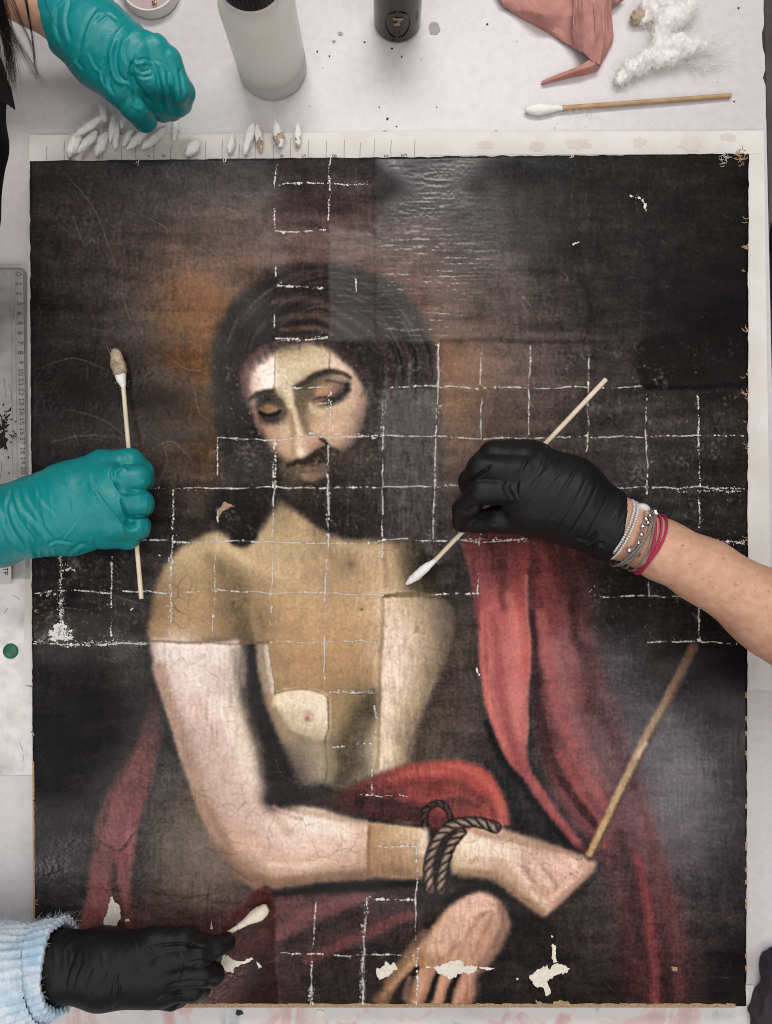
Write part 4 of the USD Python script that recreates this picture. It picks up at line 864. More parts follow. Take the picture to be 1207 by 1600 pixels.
LINES_A = [([(28, 752), (34, 790), (62, 820), (95, 862)], 3, 1.5, .8), ([(16, 770), (28, 810), (48, 840), (60, 872)], 3.5, 1.8, .8), ([(40, 746), (44, 775), (58, 800), (74, 835)], 2.5, 1.0, .8), ([(54, 742), (64, 778), (90, 808), (120, 864)], 2.2, .8, .9),
           ([(2, 790), (18, 828), (40, 862)], 4, 2.2, .6), ([(86, 732), (92, 748), (104, 760)], 1.8, .5, .7), ([(140, 745), (168, 785), (190, 812), (204, 846)], 2.6, 1.0, 1.2), ([(120, 778), (150, 800), (186, 822), (204, 848)], 2, .35, .9),
           ([(176, 752), (175, 737), (183, 727), (196, 723)], 2.6, 2.2, .5), ([(176, 745), (190, 768), (203, 772), (240, 766)], 2.4, 3.2, .4), ([(190, 775), (198, 804), (210, 808), (242, 804)], 2.6, 3.4, .4), ([(196, 812), (205, 822), (214, 818)], 4, 4.2, .2),
           ([(182, 733), (192, 727), (202, 734)], 1.6, .9, .8), ([(60, 856), (90, 845), (120, 850)], 2, 1, .7), ([(82, 858), (100, 838), (130, 800)], 1.8, .4, .8), ([(105, 866), (128, 850), (150, 858)], 2.4, 1.1, .8), ([(148, 836), (150, 855), (165, 866)], 2.2, .9, .8), ([(20, 758), (12, 790), (14, 820)], 2.5, 1.4, .7),
           ([(110, 716), (118, 728)], 1.6, .5, .8), ([(118, 712), (126, 724)], 1.6, .5, .8), ([(126, 708), (134, 720)], 1.6, .4, .8), ([(186, 706), (196, 712), (198, 722)], 1.8, .8, .6), ([(208, 790), (222, 794)], 1.8, .6, .8)]
HAND_B = dict(   # right hand in black with the bracelets
    palm=[[(985, 826, .083, .0215), (955, 812, .083, .0232), (890, 762, .080, .0265), (825, 737, .078, .0255), (785, 728, .076, .022)],
          [(985, 834, .082, .0215), (955, 832, .082, .0232), (890, 802, .080, .0255), (830, 794, .080, .0235)],
          [(950, 822, .083, .0245), (890, 782, .083, .029), (825, 765, .084, .026)]],
    fingers=[[(815, 768, .096, .0132), (752, 768, .090, .0120), (726, 796, .068, .0108), (723, 816, .054, .0098)],
             [(812, 738, .096, .0132), (752, 731, .090, .0120), (736, 752, .068, .0110), (742, 782, .052, .0100)],
             [(815, 716, .088, .0126), (770, 710, .082, .0115), (756, 722, .06, .0105), (765, 742, .046, .0098)],
             [(835, 712, .080, .0115), (798, 706, .068, .0105), (790, 716, .046, .0095)],
             [(885, 812, .076, .022), (830, 811, .076, .0150), (778, 812, .072, .0122), (740, 815, .060, .0106)]])
LINES_B = [([(725, 752), (745, 744), (762, 732), (764, 726)], 2.2, 2.2, .4), ([(728, 768), (742, 748), (760, 738)], 2, 1.2, .2), ([(722, 800), (748, 794), (776, 790), (806, 786)], 3.2, 4.0, .2), ([(806, 786), (800, 772), (792, 762)], 2.2, 1.6, .7), ([(796, 788), (788, 770), (782, 762)], 1.8, 1.0, .7), ([(812, 780), (808, 766), (810, 752)], 2, 1.0, .7),
           ([(848, 700), (830, 716), (815, 745)], 2, .9, .8), ([(872, 712), (850, 738), (828, 760)], 1.6, .45, .8), ([(892, 722), (868, 752), (846, 776)], 1.6, .5, .8), ([(905, 735), (880, 775), (858, 815)], 2, .6, .9), ([(918, 745), (895, 790), (868, 835)], 2.2, .8, .9), ([(935, 752), (915, 795), (885, 842)], 2.4, .9, .9),
           ([(950, 775), (932, 810), (908, 850)], 2, .5, .8), ([(900, 838), (920, 845), (935, 830)], 3, 1.6, .5), ([(880, 842), (902, 852), (922, 845)], 2.4, 1.4, .6), ([(752, 806), (765, 816), (778, 820)], 1.8, 1.0, .8), ([(790, 815), (797, 822)], 1.8, 1.0, .8), ([(770, 804), (782, 812)], 1.6, .8, .8), ([(822, 826), (840, 834)], 1.6, .7, .8), ([(832, 822), (850, 834)], 1.6, .7, .8), ([(920, 862), (934, 850), (946, 852)], 2.6, 1.6, .5), ([(858, 702), (848, 712)], 1.6, .6, .8), ([(880, 716), (866, 728)], 1.4, .4, .8)]
HAND_C = dict(   # right hand in black coming out of the pale blue sleeve
    palm=[[(20, 1507, 0.056, 0.0198), (90, 1495, 0.056, 0.0203), (160, 1492, 0.057, 0.0212), (250, 1494, 0.06, 0.0193)],
          [(20, 1526, 0.055, 0.0198), (95, 1523, 0.055, 0.0203), (160, 1534, 0.055, 0.0221), (250, 1538, 0.055, 0.0203)],
          [(80, 1510, 0.057, 0.0225), (160, 1514, 0.06, 0.0243), (245, 1516, 0.062, 0.0216)]],
    fingers=[[(175, 1494, 0.06, 0.0189), (240, 1471, 0.066, 0.0121), (288, 1468, 0.064, 0.0106), (322, 1476, 0.056, 0.0094)],
             [(258, 1499, 0.07, 0.0119), (310, 1491, 0.069, 0.0108), (338, 1481, 0.058, 0.0097), (354, 1472, 0.047, 0.0086)],
             [(262, 1522, 0.068, 0.0119), (316, 1521, 0.062, 0.0108), (333, 1523, 0.048, 0.0099), (318, 1520, 0.036, 0.0090)],
             [(255, 1545, 0.06, 0.0117), (302, 1545, 0.053, 0.0103), (314, 1546, 0.038, 0.0094)],
             [(235, 1557, 0.05, 0.0108), (268, 1560, 0.044, 0.0095), (280, 1559, 0.034, 0.0090)]])
LINES_C = [([(238, 1480), (270, 1476), (300, 1477), (326, 1480)], 2.6, 2.6, .3), ([(232, 1476), (240, 1483), (252, 1484)], 2.5, 1.5, .5), ([(290, 1506), (320, 1502), (345, 1500), (360, 1488)], 2.6, 2.6, .3), ([(298, 1514), (310, 1508), (322, 1507)], 2.6, 1.6, .3), ([(262, 1540), (300, 1534), (345, 1538)], 2.4, 1.6, .4),
           ([(283, 1486), (288, 1510), (282, 1534)], 2, .9, .8), ([(292, 1488), (297, 1508)], 1.6, .8, .8), ([(275, 1484), (280, 1520)], 1.6, .5, .8), ([(170, 1575), (178, 1545), (184, 1520)], 2.2, 1.1, .9), ([(184, 1578), (188, 1555), (186, 1535)], 2.4, 1.4, .8), ([(150, 1572), (158, 1540), (168, 1515)], 2, .7, .8), ([(130, 1565), (136, 1535), (146, 1510)], 2, .7, .8),
           ([(100, 1545), (110, 1512), (122, 1480)], 2.4, .9, .8), ([(112, 1555), (120, 1525), (130, 1500)], 2, .6, .8), ([(198, 1576), (202, 1560)], 1.8, .8, .8), ([(98, 1480), (108, 1468), (120, 1462)], 2.4, 1.2, .6), ([(318, 1474), (322, 1482)], 1.4, .7, .8), ([(326, 1472), (331, 1480)], 1.4, .7, .8), ([(308, 1476), (311, 1484)], 1.4, .5, .8), ([(255, 1455), (262, 1470)], 1.8, .5, .8), ([(240, 1565), (262, 1552), (290, 1552)], 2, 1.2, .6)]
HAND_D = dict(   # left hand in teal at the top left
    palm=[[(60, -14, .082, .0235), (118, 8, .082, .0225), (160, 44, .082, .0215), (212, 82, .082, .0215)],
          [(60, 6, .080, .0235), (108, 44, .078, .0225), (150, 96, .076, .0205), (186, 126, .074, .018)],
          [(105, 24, .080, .025), (150, 66, .080, .0255), (205, 104, .080, .023)]],
    fingers=[[(216, 78, .090, .0135), (232, 124, .080, .0120), (243, 156, .052, .0108), (240, 172, .034, .0098)],
             [(244, 78, .086, .0132), (258, 128, .076, .0120), (262, 160, .050, .0108), (254, 174, .034, .0098)],
             [(262, 94, .080, .0128), (278, 138, .068, .0116), (277, 162, .046, .0106), (268, 172, .034, .0098)],
             [(266, 108, .072, .0120), (286, 144, .056, .0106), (284, 162, .040, .0098)],
             [(148, 92, .076, .020), (186, 136, .078, .0150), (210, 164, .066, .0132), (226, 186, .046, .0118)]])
LINES_D = [([(188, 60), (180, 85), (184, 115), (198, 128)], 3, 2.4, .9), ([(206, 46), (228, 44), (246, 54)], 2.2, .8, 1.0), ([(200, 60), (194, 80), (200, 100)], 2, 1.0, .8), ([(210, 84), (214, 94), (228, 92), (240, 98)], 2.2, 1.5, .7), ([(214, 104), (222, 112), (236, 108)], 2, 1.3, .7), ([(216, 116), (226, 120), (238, 118)], 2, 1.0, .7), ([(210, 92), (205, 108), (212, 128)], 3, 2.0, .2),
           ([(243, 92), (254, 100), (262, 110)], 2, 1.2, .8), ([(262, 108), (264, 130), (270, 150), (266, 176)], 3, 2.6, .4), ([(276, 92), (282, 106)], 2, 1.0, .8), ([(280, 104), (284, 128), (286, 160)], 2.6, 2.2, .4), ([(244, 108), (248, 128), (252, 150), (254, 174)], 3, 2.6, .4), ([(200, 112), (210, 128), (226, 150), (236, 166)], 4, 2.6, .2), ([(228, 148), (240, 152)], 1.8, 1, .6),
           ([(122, 88), (134, 40), (152, 10)], 3, 1.3, .9), ([(150, 34), (168, 22), (184, 34)], 2.4, 1.0, .8), ([(128, 70), (120, 92), (132, 110)], 2.2, .9, .8), ([(178, 110), (170, 128), (180, 150)], 2.4, 1.2, .8), ([(196, 124), (206, 130), (212, 142)], 2, .8, .8), ([(207, 140), (212, 160), (222, 168)], 2.2, 1.2, .8), ([(166, 95), (160, 118), (170, 140)], 2, .9, .9), ([(110, 0), (104, 30), (112, 70)], 2.6, 1.0, .9), ([(90, 8), (88, 40), (98, 70)], 2.6, 1.2, .8), ([(154, 60), (170, 52), (186, 60)], 2, .5, .9), ([(140, 80), (148, 100), (160, 112)], 1.8, .6, .9), ([(226, 172), (236, 168), (246, 178)], 1.8, 1.0, .7)]


def fine_folds(amp, seed, axis=(1, 0), cuff=None):
    ax, ay = np.array(axis, float) / np.hypot(*axis)
    def go(v, px, n):
        a = fbm(v * 160, 3, seed) - 0.5
        s_, l_ = px[:, 0] * ax + px[:, 1] * ay, -px[:, 0] * ay + px[:, 1] * ax
        w_ = fbm(np.c_[s_ * .030, l_ * .012, 0 * s_], 2, seed + 3) * 22
        r_ = 1 - 2 * np.abs(noise(np.c_[(s_ + w_) * .085, l_ * .011, v[:, 2] * 12], seed + 9) - .5)
        k_ = np.clip((fbm(np.c_[s_ * .014, l_ * .02, 0 * s_ + seed], 2, seed + 1) - .38) * 4, 0, 1)
        if cuff is not None:
            k_ = np.clip(k_ + np.clip(1 - np.hypot(px[:, 0] - cuff[0], px[:, 1] - cuff[1]) / cuff[2], 0, 1), 0, 1)
        a = a + 0.85 * k_ * np.clip(r_ - .62, 0, 1) / .38
        return amp * 0.0009 * a
    return go
# ---------------------------------------------------------------- looks
mat("table_laminate", (206, 202, 204), (198, 194, 195), 120, 0.36, 0.00008, 260, 0.45, detail=8)
mat("scuff_grey", (150, 146, 145), (166, 162, 160), 300, 0.6)
mat("speck_black", (30, 28, 28))
mat("table_edge", (60, 55, 52), (40, 36, 35), 200, 0.8)
mat("floor_grey", (118, 110, 109), (100, 94, 94), 14, 0.7)
mat("navy_cloth", (24, 27, 44), (14, 16, 28), 60, 0.9, 0.0006, 700)
mat("plum_cloth", (36, 38, 58), (58, 48, 54), 26, 0.9, 0.0006, 500, lo=.45, hi=.55)
mat("paper_white", (226, 222, 218), (214, 209, 203), 18, 0.75, 0.00005, 700, 0.25)
mat("paper_stain", (214, 208, 200), (205, 197, 187), 40, 0.8)
mat("pencil", (96, 92, 90), (130, 126, 122), 500, 0.6)
mat("steel_sheet", (232, 229, 228), (176, 172, 170), 22, 0.45, 0.00003, 900, 0.5, lo=.45, hi=.75)
mat("ink_black", (34, 32, 31), (60, 58, 56), 900, 0.7)
mat("card_white", (214, 211, 209), (205, 201, 199), 30, 0.7)
mat("green_paint", (28, 84, 62), (52, 110, 86), 900, 0.35)
mat("canvas_tan", (184, 156, 122), (140, 114, 88), 500, 0.85, 0.0001, 1200)
mat("canvas_dark", (58, 48, 42), (36, 30, 27), 200, 0.8)
mat("gesso", (236, 229, 216), (214, 204, 188), 420, 0.85, 0.00012, 1500, lo=.4, hi=.7)
mat("chalk", (234, 231, 228), (204, 200, 197), 900, 0.95)
mat("chalk_faint", (190, 182, 172), (165, 156, 146), 900, 0.95)
mat("latex_teal", (10, 138, 140), (8, 128, 131), 14, 0.42, 0.00006, 900, 0.42)
mat("latex_black", (25, 25, 27), (21, 21, 23), 20, 0.52, 0.00006, 900, 0.26)
mat("skin", (216, 172, 146), (196, 146, 118), 130, 0.52, 0.00012, 1100, 0.35, lo=.3, hi=.75, subsurface_weight=0.12, subsurface_scale=0.004)
mat("skin_mark", (176, 126, 100), (190, 142, 116), 400, 0.6)
mat("jacket_black", (30, 27, 28), (20, 18, 19), 80, 0.9, 0.0004, 900, 0.2)
mat("hair_dark", (44, 32, 30), (30, 22, 22), 200, 0.45)
mat("wool_blue", (222, 232, 240), (176, 204, 226), 34, 0.95, 0.0007, 700, 0.1, lo=.42, hi=.62)
mat("wool_fibre", (232, 238, 243), (196, 216, 232), 60, 0.95)
mat("cotton", (244, 242, 240), (236, 233, 230), 200, 0.95, 0.0004, 900, 0.1)
mat("cotton_used", (150, 128, 104), (206, 190, 168), 150, 0.95, 0.0004, 900, 0.1)
mat("cotton_cream", (226, 214, 192), (240, 232, 216), 150, 0.9, 0.0003, 900, 0.1)
mat("birch", (232, 220, 196), (220, 204, 176), 60, 0.6, 0.00005, 900, stretch=(1, 1, 1))
mat("bamboo", (190, 158, 118), (168, 134, 96), 90, 0.6, 0.00005, 900)
mat("bottle_plastic", (248, 238, 226), (242, 231, 218), 6, 0.36, 0.0, 1, 0.4, subsurface_weight=0.9, subsurface_scale=0.016, subsurface_radius=(1, 0.93, 0.86))
mat("liquid_shade", (252, 243, 232), None, 6, 0.36, 0.0, 1, 0.4, subsurface_weight=0.9, subsurface_scale=0.016, subsurface_radius=(1, 0.93, 0.86))
mat("cap_black", (14, 13, 13), None, 60, 0.4)
mat("brown_glass", (20, 15, 12), (30, 20, 14), 30, 0.16, 0.0, 1, 0.6)
mat("brown_glass_dark", (12, 10, 9), None, 30, 0.22, 0.0, 1, 0.5)
mat("label_beige", (150, 128, 108), None, 30, 0.6)
mat("dish_white", (232, 228, 224), (224, 220, 216), 30, 0.4)
mat("dish_inside", (184, 164, 164), (170, 150, 152), 60, 0.45)
mat("brass", (196, 150, 84), None, 60, 0.3, metallic=1.0)
mat("tissue_pink", (190, 140, 131), (178, 126, 118), 60, 0.9, 0.0001, 1200, 0.1)
mat("silver", (222, 220, 218), (200, 198, 196), 90, 0.25, metallic=1.0)
mat("pearl", (214, 210, 204), None, 60, 0.22, 0.0, 1, 0.6)
mat("crystal", (240, 240, 242), (170, 170, 174), 900, 0.12, 0.0, 1, 0.9)
mat("cord_grey", (150, 142, 136), (104, 98, 94), 900, 0.7)
mat("cord_pink", (186, 48, 92), (150, 34, 70), 700, 0.7)

# stained sheet below the canvas: real spilt paint
MAT["stained_sheet"] = usdkit.material(stage, "/World/Looks/stained_sheet", {
    "g": ("geometry", {}), "n": ("noise_texture", {"scale": 16, "detail": 6, "roughness": 0.62, "distortion": 0.6}), "n2": ("noise_texture", {"scale": 9, "detail": 5}),
    "r": ("rgb_ramp", {"ramp": [(0, lin((90, 104, 126))), (.36, lin((150, 158, 166))), (.42, lin((214, 212, 210))), (.52, lin((222, 214, 212))), (.58, lin((212, 160, 156))), (.68, lin((186, 116, 116))), (1, lin((220, 200, 196)))]}),
    "r2": ("rgb_ramp", {"ramp": [(0, lin((215, 213, 212))), (.5, lin((206, 206, 206))), (.62, lin((168, 168, 172))), (1, lin((226, 224, 222)))]}),
    "mx": ("mix_color", {"fac": 0.55}), "p": ("principled_bsdf", {"roughness": 0.6})},
    [("g.position", "n.vector"), ("g.position", "n2.vector"), ("n.fac", "r.fac"), ("n2.fac", "r2.fac"), ("r.color", "mx.b"), ("r2.color", "mx.a"), ("mx.result", "p.base_color")], surface="p.BSDF")
MAT["clear_acrylic"] = usdkit.material(stage, "/World/Looks/clear_acrylic", {
    "t": ("transparent_bsdf", {"color": (0.985, 0.99, 0.99)}), "gl": ("glossy_bsdf", {"roughness": 0.08}), "f": ("fresnel", {"IOR": 1.45}), "m": ("mix_closure", {})},
    [("f.fac", "m.fac"), ("t.BSDF", "m.closure1"), ("gl.BSDF", "m.closure2")], surface="m.closure")
MAT["paint"] = usdkit.material(stage, "/World/Looks/paint", {
    "a": ("attribute", {"attribute": "paint"}), "gl": ("attribute", {"attribute": "gloss"}), "g": ("geometry", {}),
    "ro": ("map_range", {"from_min": 0, "from_max": 1, "to_min": 0.62, "to_max": 0.22}), "sp": ("map_range", {"from_min": 0, "from_max": 1, "to_min": 0.03, "to_max": 0.40}),
    "n": ("noise_texture", {"scale": 900, "detail": 3}), "b": ("bump", {"strength": 0.5, "distance": 0.00006}), "p": ("principled_bsdf", {})},
    [("a.color", "p.base_color"), ("gl.fac", "ro.value"), ("gl.fac", "sp.value"), ("ro.result", "p.roughness"), ("sp.result", "p.specular_ior_level"),
     ("g.position", "n.vector"), ("n.fac", "b.height"), ("b.normal", "p.normal")], surface="p.BSDF")

rng = np.random.default_rng(7)
# ---------------------------------------------------------------- the setting: floor, table
fl = obj("floor", plate([(-9000, -9000), (9000, -9000), (9000, 9000), (-9000, 9000)], -0.76, -0.75), "floor_grey", smooth=False)
tag(stage.GetPrimAtPath(fl), "grey floor seen past the right edge of the table", kind="structure")
table = thing("table", "pale grey laminate work table that everything lies on", None, (0, 0, -0.03), kind="structure")
edge = [(1194 + (y / 47), y) for y in np.linspace(-500, 2300, 240)]
chip = np.clip(fbm(np.c_[np.arange(240) * .45, np.zeros(240), np.zeros(240)], 3, 3) - .56, 0, 1) * 26
obj("top_panel", plate([(-1700, -500)] + [(x - c, y) for (x, y), c in zip(edge, np.where(np.array(edge)[:, 1] < 200, chip, 0))] + [(-1700, 2300)], -0.028, 0.0), "table_laminate", table, smooth=False)
obj("edge_band", plate([(1150, -500)] + [(x + 1.5, y) for x, y in edge] + [(1150, 2300)], -0.0285, -0.0012), "table_edge", table, smooth=False)


def patch(cx, cy, rx, ry, n=18, rough=0.15, seed=0):
    r = np.random.default_rng(seed + int(cx * 3 + cy))
    t = np.linspace(0, 2 * np.pi, n, endpoint=False)
    k = 1 + rough * r.standard_normal(n)
    return [(cx + rx * a * math.cos(b), cy + ry * a * math.sin(b)) for a, b in zip(k, t)]


for x, y, a, b in ((679, 44, 9, 10), (602, 207, 4, 4), (532, 52, 4, 3), (522, 64, 3, 2), (776, 208, 3, 5)):
    obj("grey_spot", plate(patch(x, y, a, b, rough=.08), 0.0003, 0.0006), "scuff_grey", table, smooth=False)
specks = [plate(patch(x, y, r, r, 8), 0.0003, 0.0007) for x, y, r in [(613, 75, 1.6), (628, 88, 1.3), (606, 185, 1.8), (620, 197, 1.3), (570, 65, 1.3), (496, 80, 1.2), (515, 87, 1.4), (762, 37, 1.6), (1155, 12, 1.5), (1148, 158, 1.2), (593, 167, 1.0), (683, 167, 1.0)] + [(rng.uniform(480, 1180), rng.uniform(5, 200), rng.uniform(.4, .7)) for _ in range(12)]]
obj("dirt_specks", join(specks), "speck_black", table, smooth=False, kind="stuff")

# steel sheet under the left edge, white paper under the canvas, stained sheet at the bottom
sheet = thing("metal_sheet", "scuffed grey metal sheet under the ruler along the left edge", "metal sheet", P(0, 1000))
obj("sheet_body", plate([(-160, 425), (36, 425), (40, 700), (42, 1072), (50, 1074), (51, 1211), (-160, 1213)], 0.0006, 0.0016), "steel_sheet", sheet, smooth=False)
blotch = []
for k in range(90):
    a, r_ = rng.uniform(0, 2 * np.pi), abs(rng.normal(0, 1))
    x, y = 4 + 13 * r_ * math.cos(a), 668 + 22 * r_ * math.sin(a)
    if x < 24:
        b = a + rng.normal(0, .5)
        l = rng.uniform(3, 9)
        blotch.append(tube([P(x, y, .0018), P(x + l * .5 * math.cos(b) + rng.normal(), y + l * .5 * math.sin(b), .0019), P(x + l * math.cos(b), y + l * math.sin(b), .0018)], [.0003, .0008, .0002], 5))
blotch.append(plate(patch(2, 690, 11, 13, 22, .25), .0017, .0019))
obj("ink_stain", join(blotch), "ink_black", sheet, smooth=False)
for x, y, l, a in [(6, 590, 30, 1.5), (14, 600, 26, 1.4), (10, 640, 20, 1.6), (3, 720, 34, 1.7), (20, 930, 14, .6), (12, 950, 10, 2.2), (30, 1160, 14, 1.2), (36, 1180, 10, 1.7)]:
    obj("scratch", tube([P(x, y, .0017), P(x + l * .5 * math.cos(a) + 1, y + l * .5 * math.sin(a), .0017), P(x + l * math.cos(a), y + l * math.sin(a), .0017)], .00018, 4), "ink_black", sheet, smooth=False)

paper = thing("paper_sheet", "large white paper sheet with pencil ticks lying under the canvas", "paper", P(600, 640, 0.002))
top = [(46 + (1194 - 46) * t, 210 - 7 * t + 1.2 * math.sin(9 * t) - (4 * math.exp(-((t - .545) / .006) ** 2))) for t in np.linspace(0, 1, 90)]
obj("sheet_body", plate(top + [(1207, 1079), (37, 1071)], 0.0022, 0.0026), "paper_white", paper, smooth=False)
obj("taped_strip", plate([(670, 208), (672, 206), (1192, 204), (1192, 240), (672, 242)], 0.0027, 0.0030), "paper_white", paper, smooth=False)
for x, y, a, b in ((1080, 224, 16, 12), (1000, 222, 10, 8), (840, 228, 12, 8), (905, 224, 20, 9), (760, 226, 14, 6), (1140, 214, 12, 7)):
    obj("stain", plate(patch(x, y, a, b, 20, .18), 0.0031, 0.0032), "paper_stain", paper, smooth=False)
xs = [73, 100, 131, 160, 190, 212, 241, 267, 296, 321, 347, 374, 399, 427, 454, 482, 510, 538, 563, 585, 611, 648]
for i, x in enumerate(xs):
    obj("pencil_line", tube([P(x + 1, 217 + rng.uniform(-3, 12), .0031), P(x, 232, .0031), P(x - rng.uniform(-1, 1), 250, .0031)], .00017, 4), "pencil", paper, smooth=False)
for x, s, w in ((231, "7", 5), (256, "6", 6), (441, "4", 6), (475, "5", 5), (523, "8", 6), (604, "1", 5), (632, "3", 9)):
    m = text_mesh(s, 0.0042 if w < 8 else .006, 0.0002)
    m.apply_translation(-m.bounds.mean(0))
    m.apply_transform(trimesh.transformations.rotation_matrix(-np.pi / 2 if w < 9 else np.pi / 2, [0, 0, 1]))
    m.apply_translation(P(x, 243, .0031))
    obj("pencil_numeral", m, "pencil", paper, smooth=False)

st = thing("stained_sheet", "paint stained paper with pink and grey blots below the canvas", "paper", P(600, 1600, .001))
obj("sheet_body", plate([(60, 1540), (1178, 1540), (1182, 1700), (60, 1700)], 0.0008, 0.0014), "stained_sheet", st, smooth=False)
for x, y, r_ in ((374, 1583, 6), (500, 1585, 8)):
    obj("paint_blot", plate(patch(x, y, r_, r_ * .7, 14), .0015, .0021), "speck_black" if r_ < 7 else "gesso", st, smooth=False)

# clear ruler with its printed scale
ruler = thing("ruler", "clear plastic ruler with black centimetre scale on the left edge", "ruler", P(10, 650, .002))
rc = [(40 - 14 * (1 - math.sin(t)), 412 + 14 * (1 - math.cos(t))) for t in np.linspace(0, np.pi / 2, 7)]
obj("blade", plate([(-40, 412)] + rc + [(45, 905), (-36, 905)], 0.0030, 0.0052), "clear_acrylic", ruler, smooth=False)
obj("bevel_line", tube([P(23, 416, .0054), P(26, 640, .0054), P(28, 902, .0054)], .0003, 5), "scuff_grey", ruler)
obj("bevel_line", tube([P(17, 416, .0054), P(19, 640, .0054), P(21, 902, .0054)], .00022, 5), "scuff_grey", ruler)
dy = 15.35
for c in range(0, 31):
    y = 428 + c * dy
    x = 27 + (y - 428) * 0.024
    if c <= 28:
        m = text_mesh(str(c), 0.0046, 0.0001)
        m.apply_translation(-m.bounds.mean(0))
        m.apply_transform(trimesh.transformations.rotation_matrix(-np.pi / 2, [0, 0, 1]))
        m.apply_translation(P(x + 2, y, .00535))
        obj("numeral", m, "ink_black", ruler, smooth=False)
ticks = []
for c in range(0, 300):
    y = 428 + c * dy / 10
    x1 = 40 + (y - 428) * .0098
    l = 6.5 if c % 10 == 0 else 4.5 if c % 5 == 0 else 3
    ticks.append(plate([(x1 - l, y - .25), (x1, y - .25), (x1, y + .25), (x1 - l, y + .25)], .0053, .0054))
obj("scale_ticks", join(ticks), "pencil", ruler, smooth=False)
card = thing("label_card", "small white card with printed letters under the teal glove's cuff", "label", P(5, 890, .005))
obj("card_body", plate([(-40, 868), (17, 868), (18, 912), (-40, 912)], .0056, .0060), "card_white", card, smooth=False)
m = text_mesh("TP", 0.0042, 0.0001, True)
m.apply_translation(-m.bounds.mean(0))
m.apply_transform(trimesh.transformations.rotation_matrix(-np.pi / 2, [0, 0, 1]))
m.apply_translation(P(9, 893, .0061))
obj("lettering", m, "ink_black", card, smooth=False)
dot = obj("paint_dot", lathe([(0, .0044), (.004, .0043), (.0062, .0038), (.0073, .003), (.0078, .0018), (0, .0016)], P(18, 1017), 28), "green_paint")
tag(stage.GetPrimAtPath(dot), "round dark green paint dot on the grey metal sheet", "paint dot")

# ---------------------------------------------------------------- the canvas
ZT = 0.022
paint()
pg = thing("painting", "old dark oil painting of a bare chested bearded man, chalked with a grid", "painting", P(608, 908, 0.003))
u, t_ = np.meshgrid(np.linspace(0, 1, NX), np.linspace(0, 1, NY))
C = np.array([(45, 250), (1172, 238), (1168, 1574), (52, 1576)], float)
cx = (1 - u) * (1 - t_) * C[0, 0] + u * (1 - t_) * C[1, 0] + u * t_ * C[2, 0] + (1 - u) * t_ * C[3, 0]
cy = (1 - u) * (1 - t_) * C[0, 1] + u * (1 - t_) * C[1, 1] + u * t_ * C[2, 1] + (1 - u) * t_ * C[3, 1]
er = (fbm(np.stack([cx * .07, cy * .07, 0 * cx], -1), 4, 9) - .5)
cx += np.where((u == 0) | (u == 1), er * 3, 0)
cy += np.where((t_ == 0) | (t_ == 1), er * 3, 0)
smp = [(cy - Y0) / G, (cx - X0) / G]
col = np.stack([map_coordinates(ART[..., k], smp, order=1, mode="nearest") for k in range(3)], -1)
rel = map_coordinates(RELIEF, smp, order=1, mode="nearest")
glo = map_coordinates(GLOSS, smp, order=1, mode="nearest")
s = (H - ZT) / F
inch = np.minimum(np.minimum(u, 1 - u) * 1120, np.minimum(t_, 1 - t_) * 1330)
V = np.stack([(cx - 603.5) * s, -(cy - 800) * s, ZT + rel * 0.001 - 0.0016 * np.exp(-(inch / 2.2) ** 2) + 0.0005 * (fbm(np.stack([cx * .004, cy * .004, 0 * cx], -1), 2, 4) - .5)], -1).reshape(-1, 3)
i, j = np.meshgrid(np.arange(NY - 1), np.arange(NX - 1), indexing="ij")
a = (i * NX + j).ravel()
q = np.c_[a, a + NX, a + NX + 1, a + 1]
pm = UsdGeom.Mesh.Define(stage, numbered(pg + "/paint_layer"))
pm.CreatePointsAttr(Vt.Vec3fArray.FromNumpy((V - bases[pg]).astype(np.float32)))
pm.CreateFaceVertexCountsAttr(Vt.IntArray.FromNumpy(np.full(len(q), 4, np.int32)))
pm.CreateFaceVertexIndicesAttr(Vt.IntArray.FromNumpy(q.astype(np.int32).ravel()))
pm.CreateSubdivisionSchemeAttr("none")
gxv, gyv = np.gradient(V[:, 2].reshape(NY, NX))
dxv, dyv = 1.0 / (1127 * s / (NX - 1)), 1.0 / (1335 * s / (NY - 1))
nr = np.stack([-gyv * dxv, gxv * dyv, np.ones_like(gxv)], -1).reshape(-1, 3)
nr /= np.linalg.norm(nr, axis=1, keepdims=True)
pm.CreateNormalsAttr(Vt.Vec3fArray.FromNumpy(nr.astype(np.float32)))
pm.SetNormalsInterpolation("vertex")
PAINT_GAIN = 0.99
api = UsdGeom.PrimvarsAPI(pm)
cl = np.clip(col.reshape(-1, 3), 0, 255) / 255
cl = np.where(cl < 0.04045, cl / 12.92, ((cl + 0.055) / 1.055) ** 2.4) * PAINT_GAIN
api.CreatePrimvar("paint", Sdf.ValueTypeNames.Color3fArray, "vertex").Set(Vt.Vec3fArray.FromNumpy(cl.astype(np.float32)))
api.CreatePrimvar("gloss", Sdf.ValueTypeNames.FloatArray, "vertex").Set(Vt.FloatArray.FromNumpy(glo.ravel().astype(np.float32)))
UsdShade.MaterialBindingAPI.Apply(pm.GetPrim()).Bind(MAT["paint"])
obj("stretcher", plate([(48, 253), (1169, 241), (1165, 1571), (55, 1573)], 0.0032, 0.0195), "canvas_dark", pg, smooth=False)

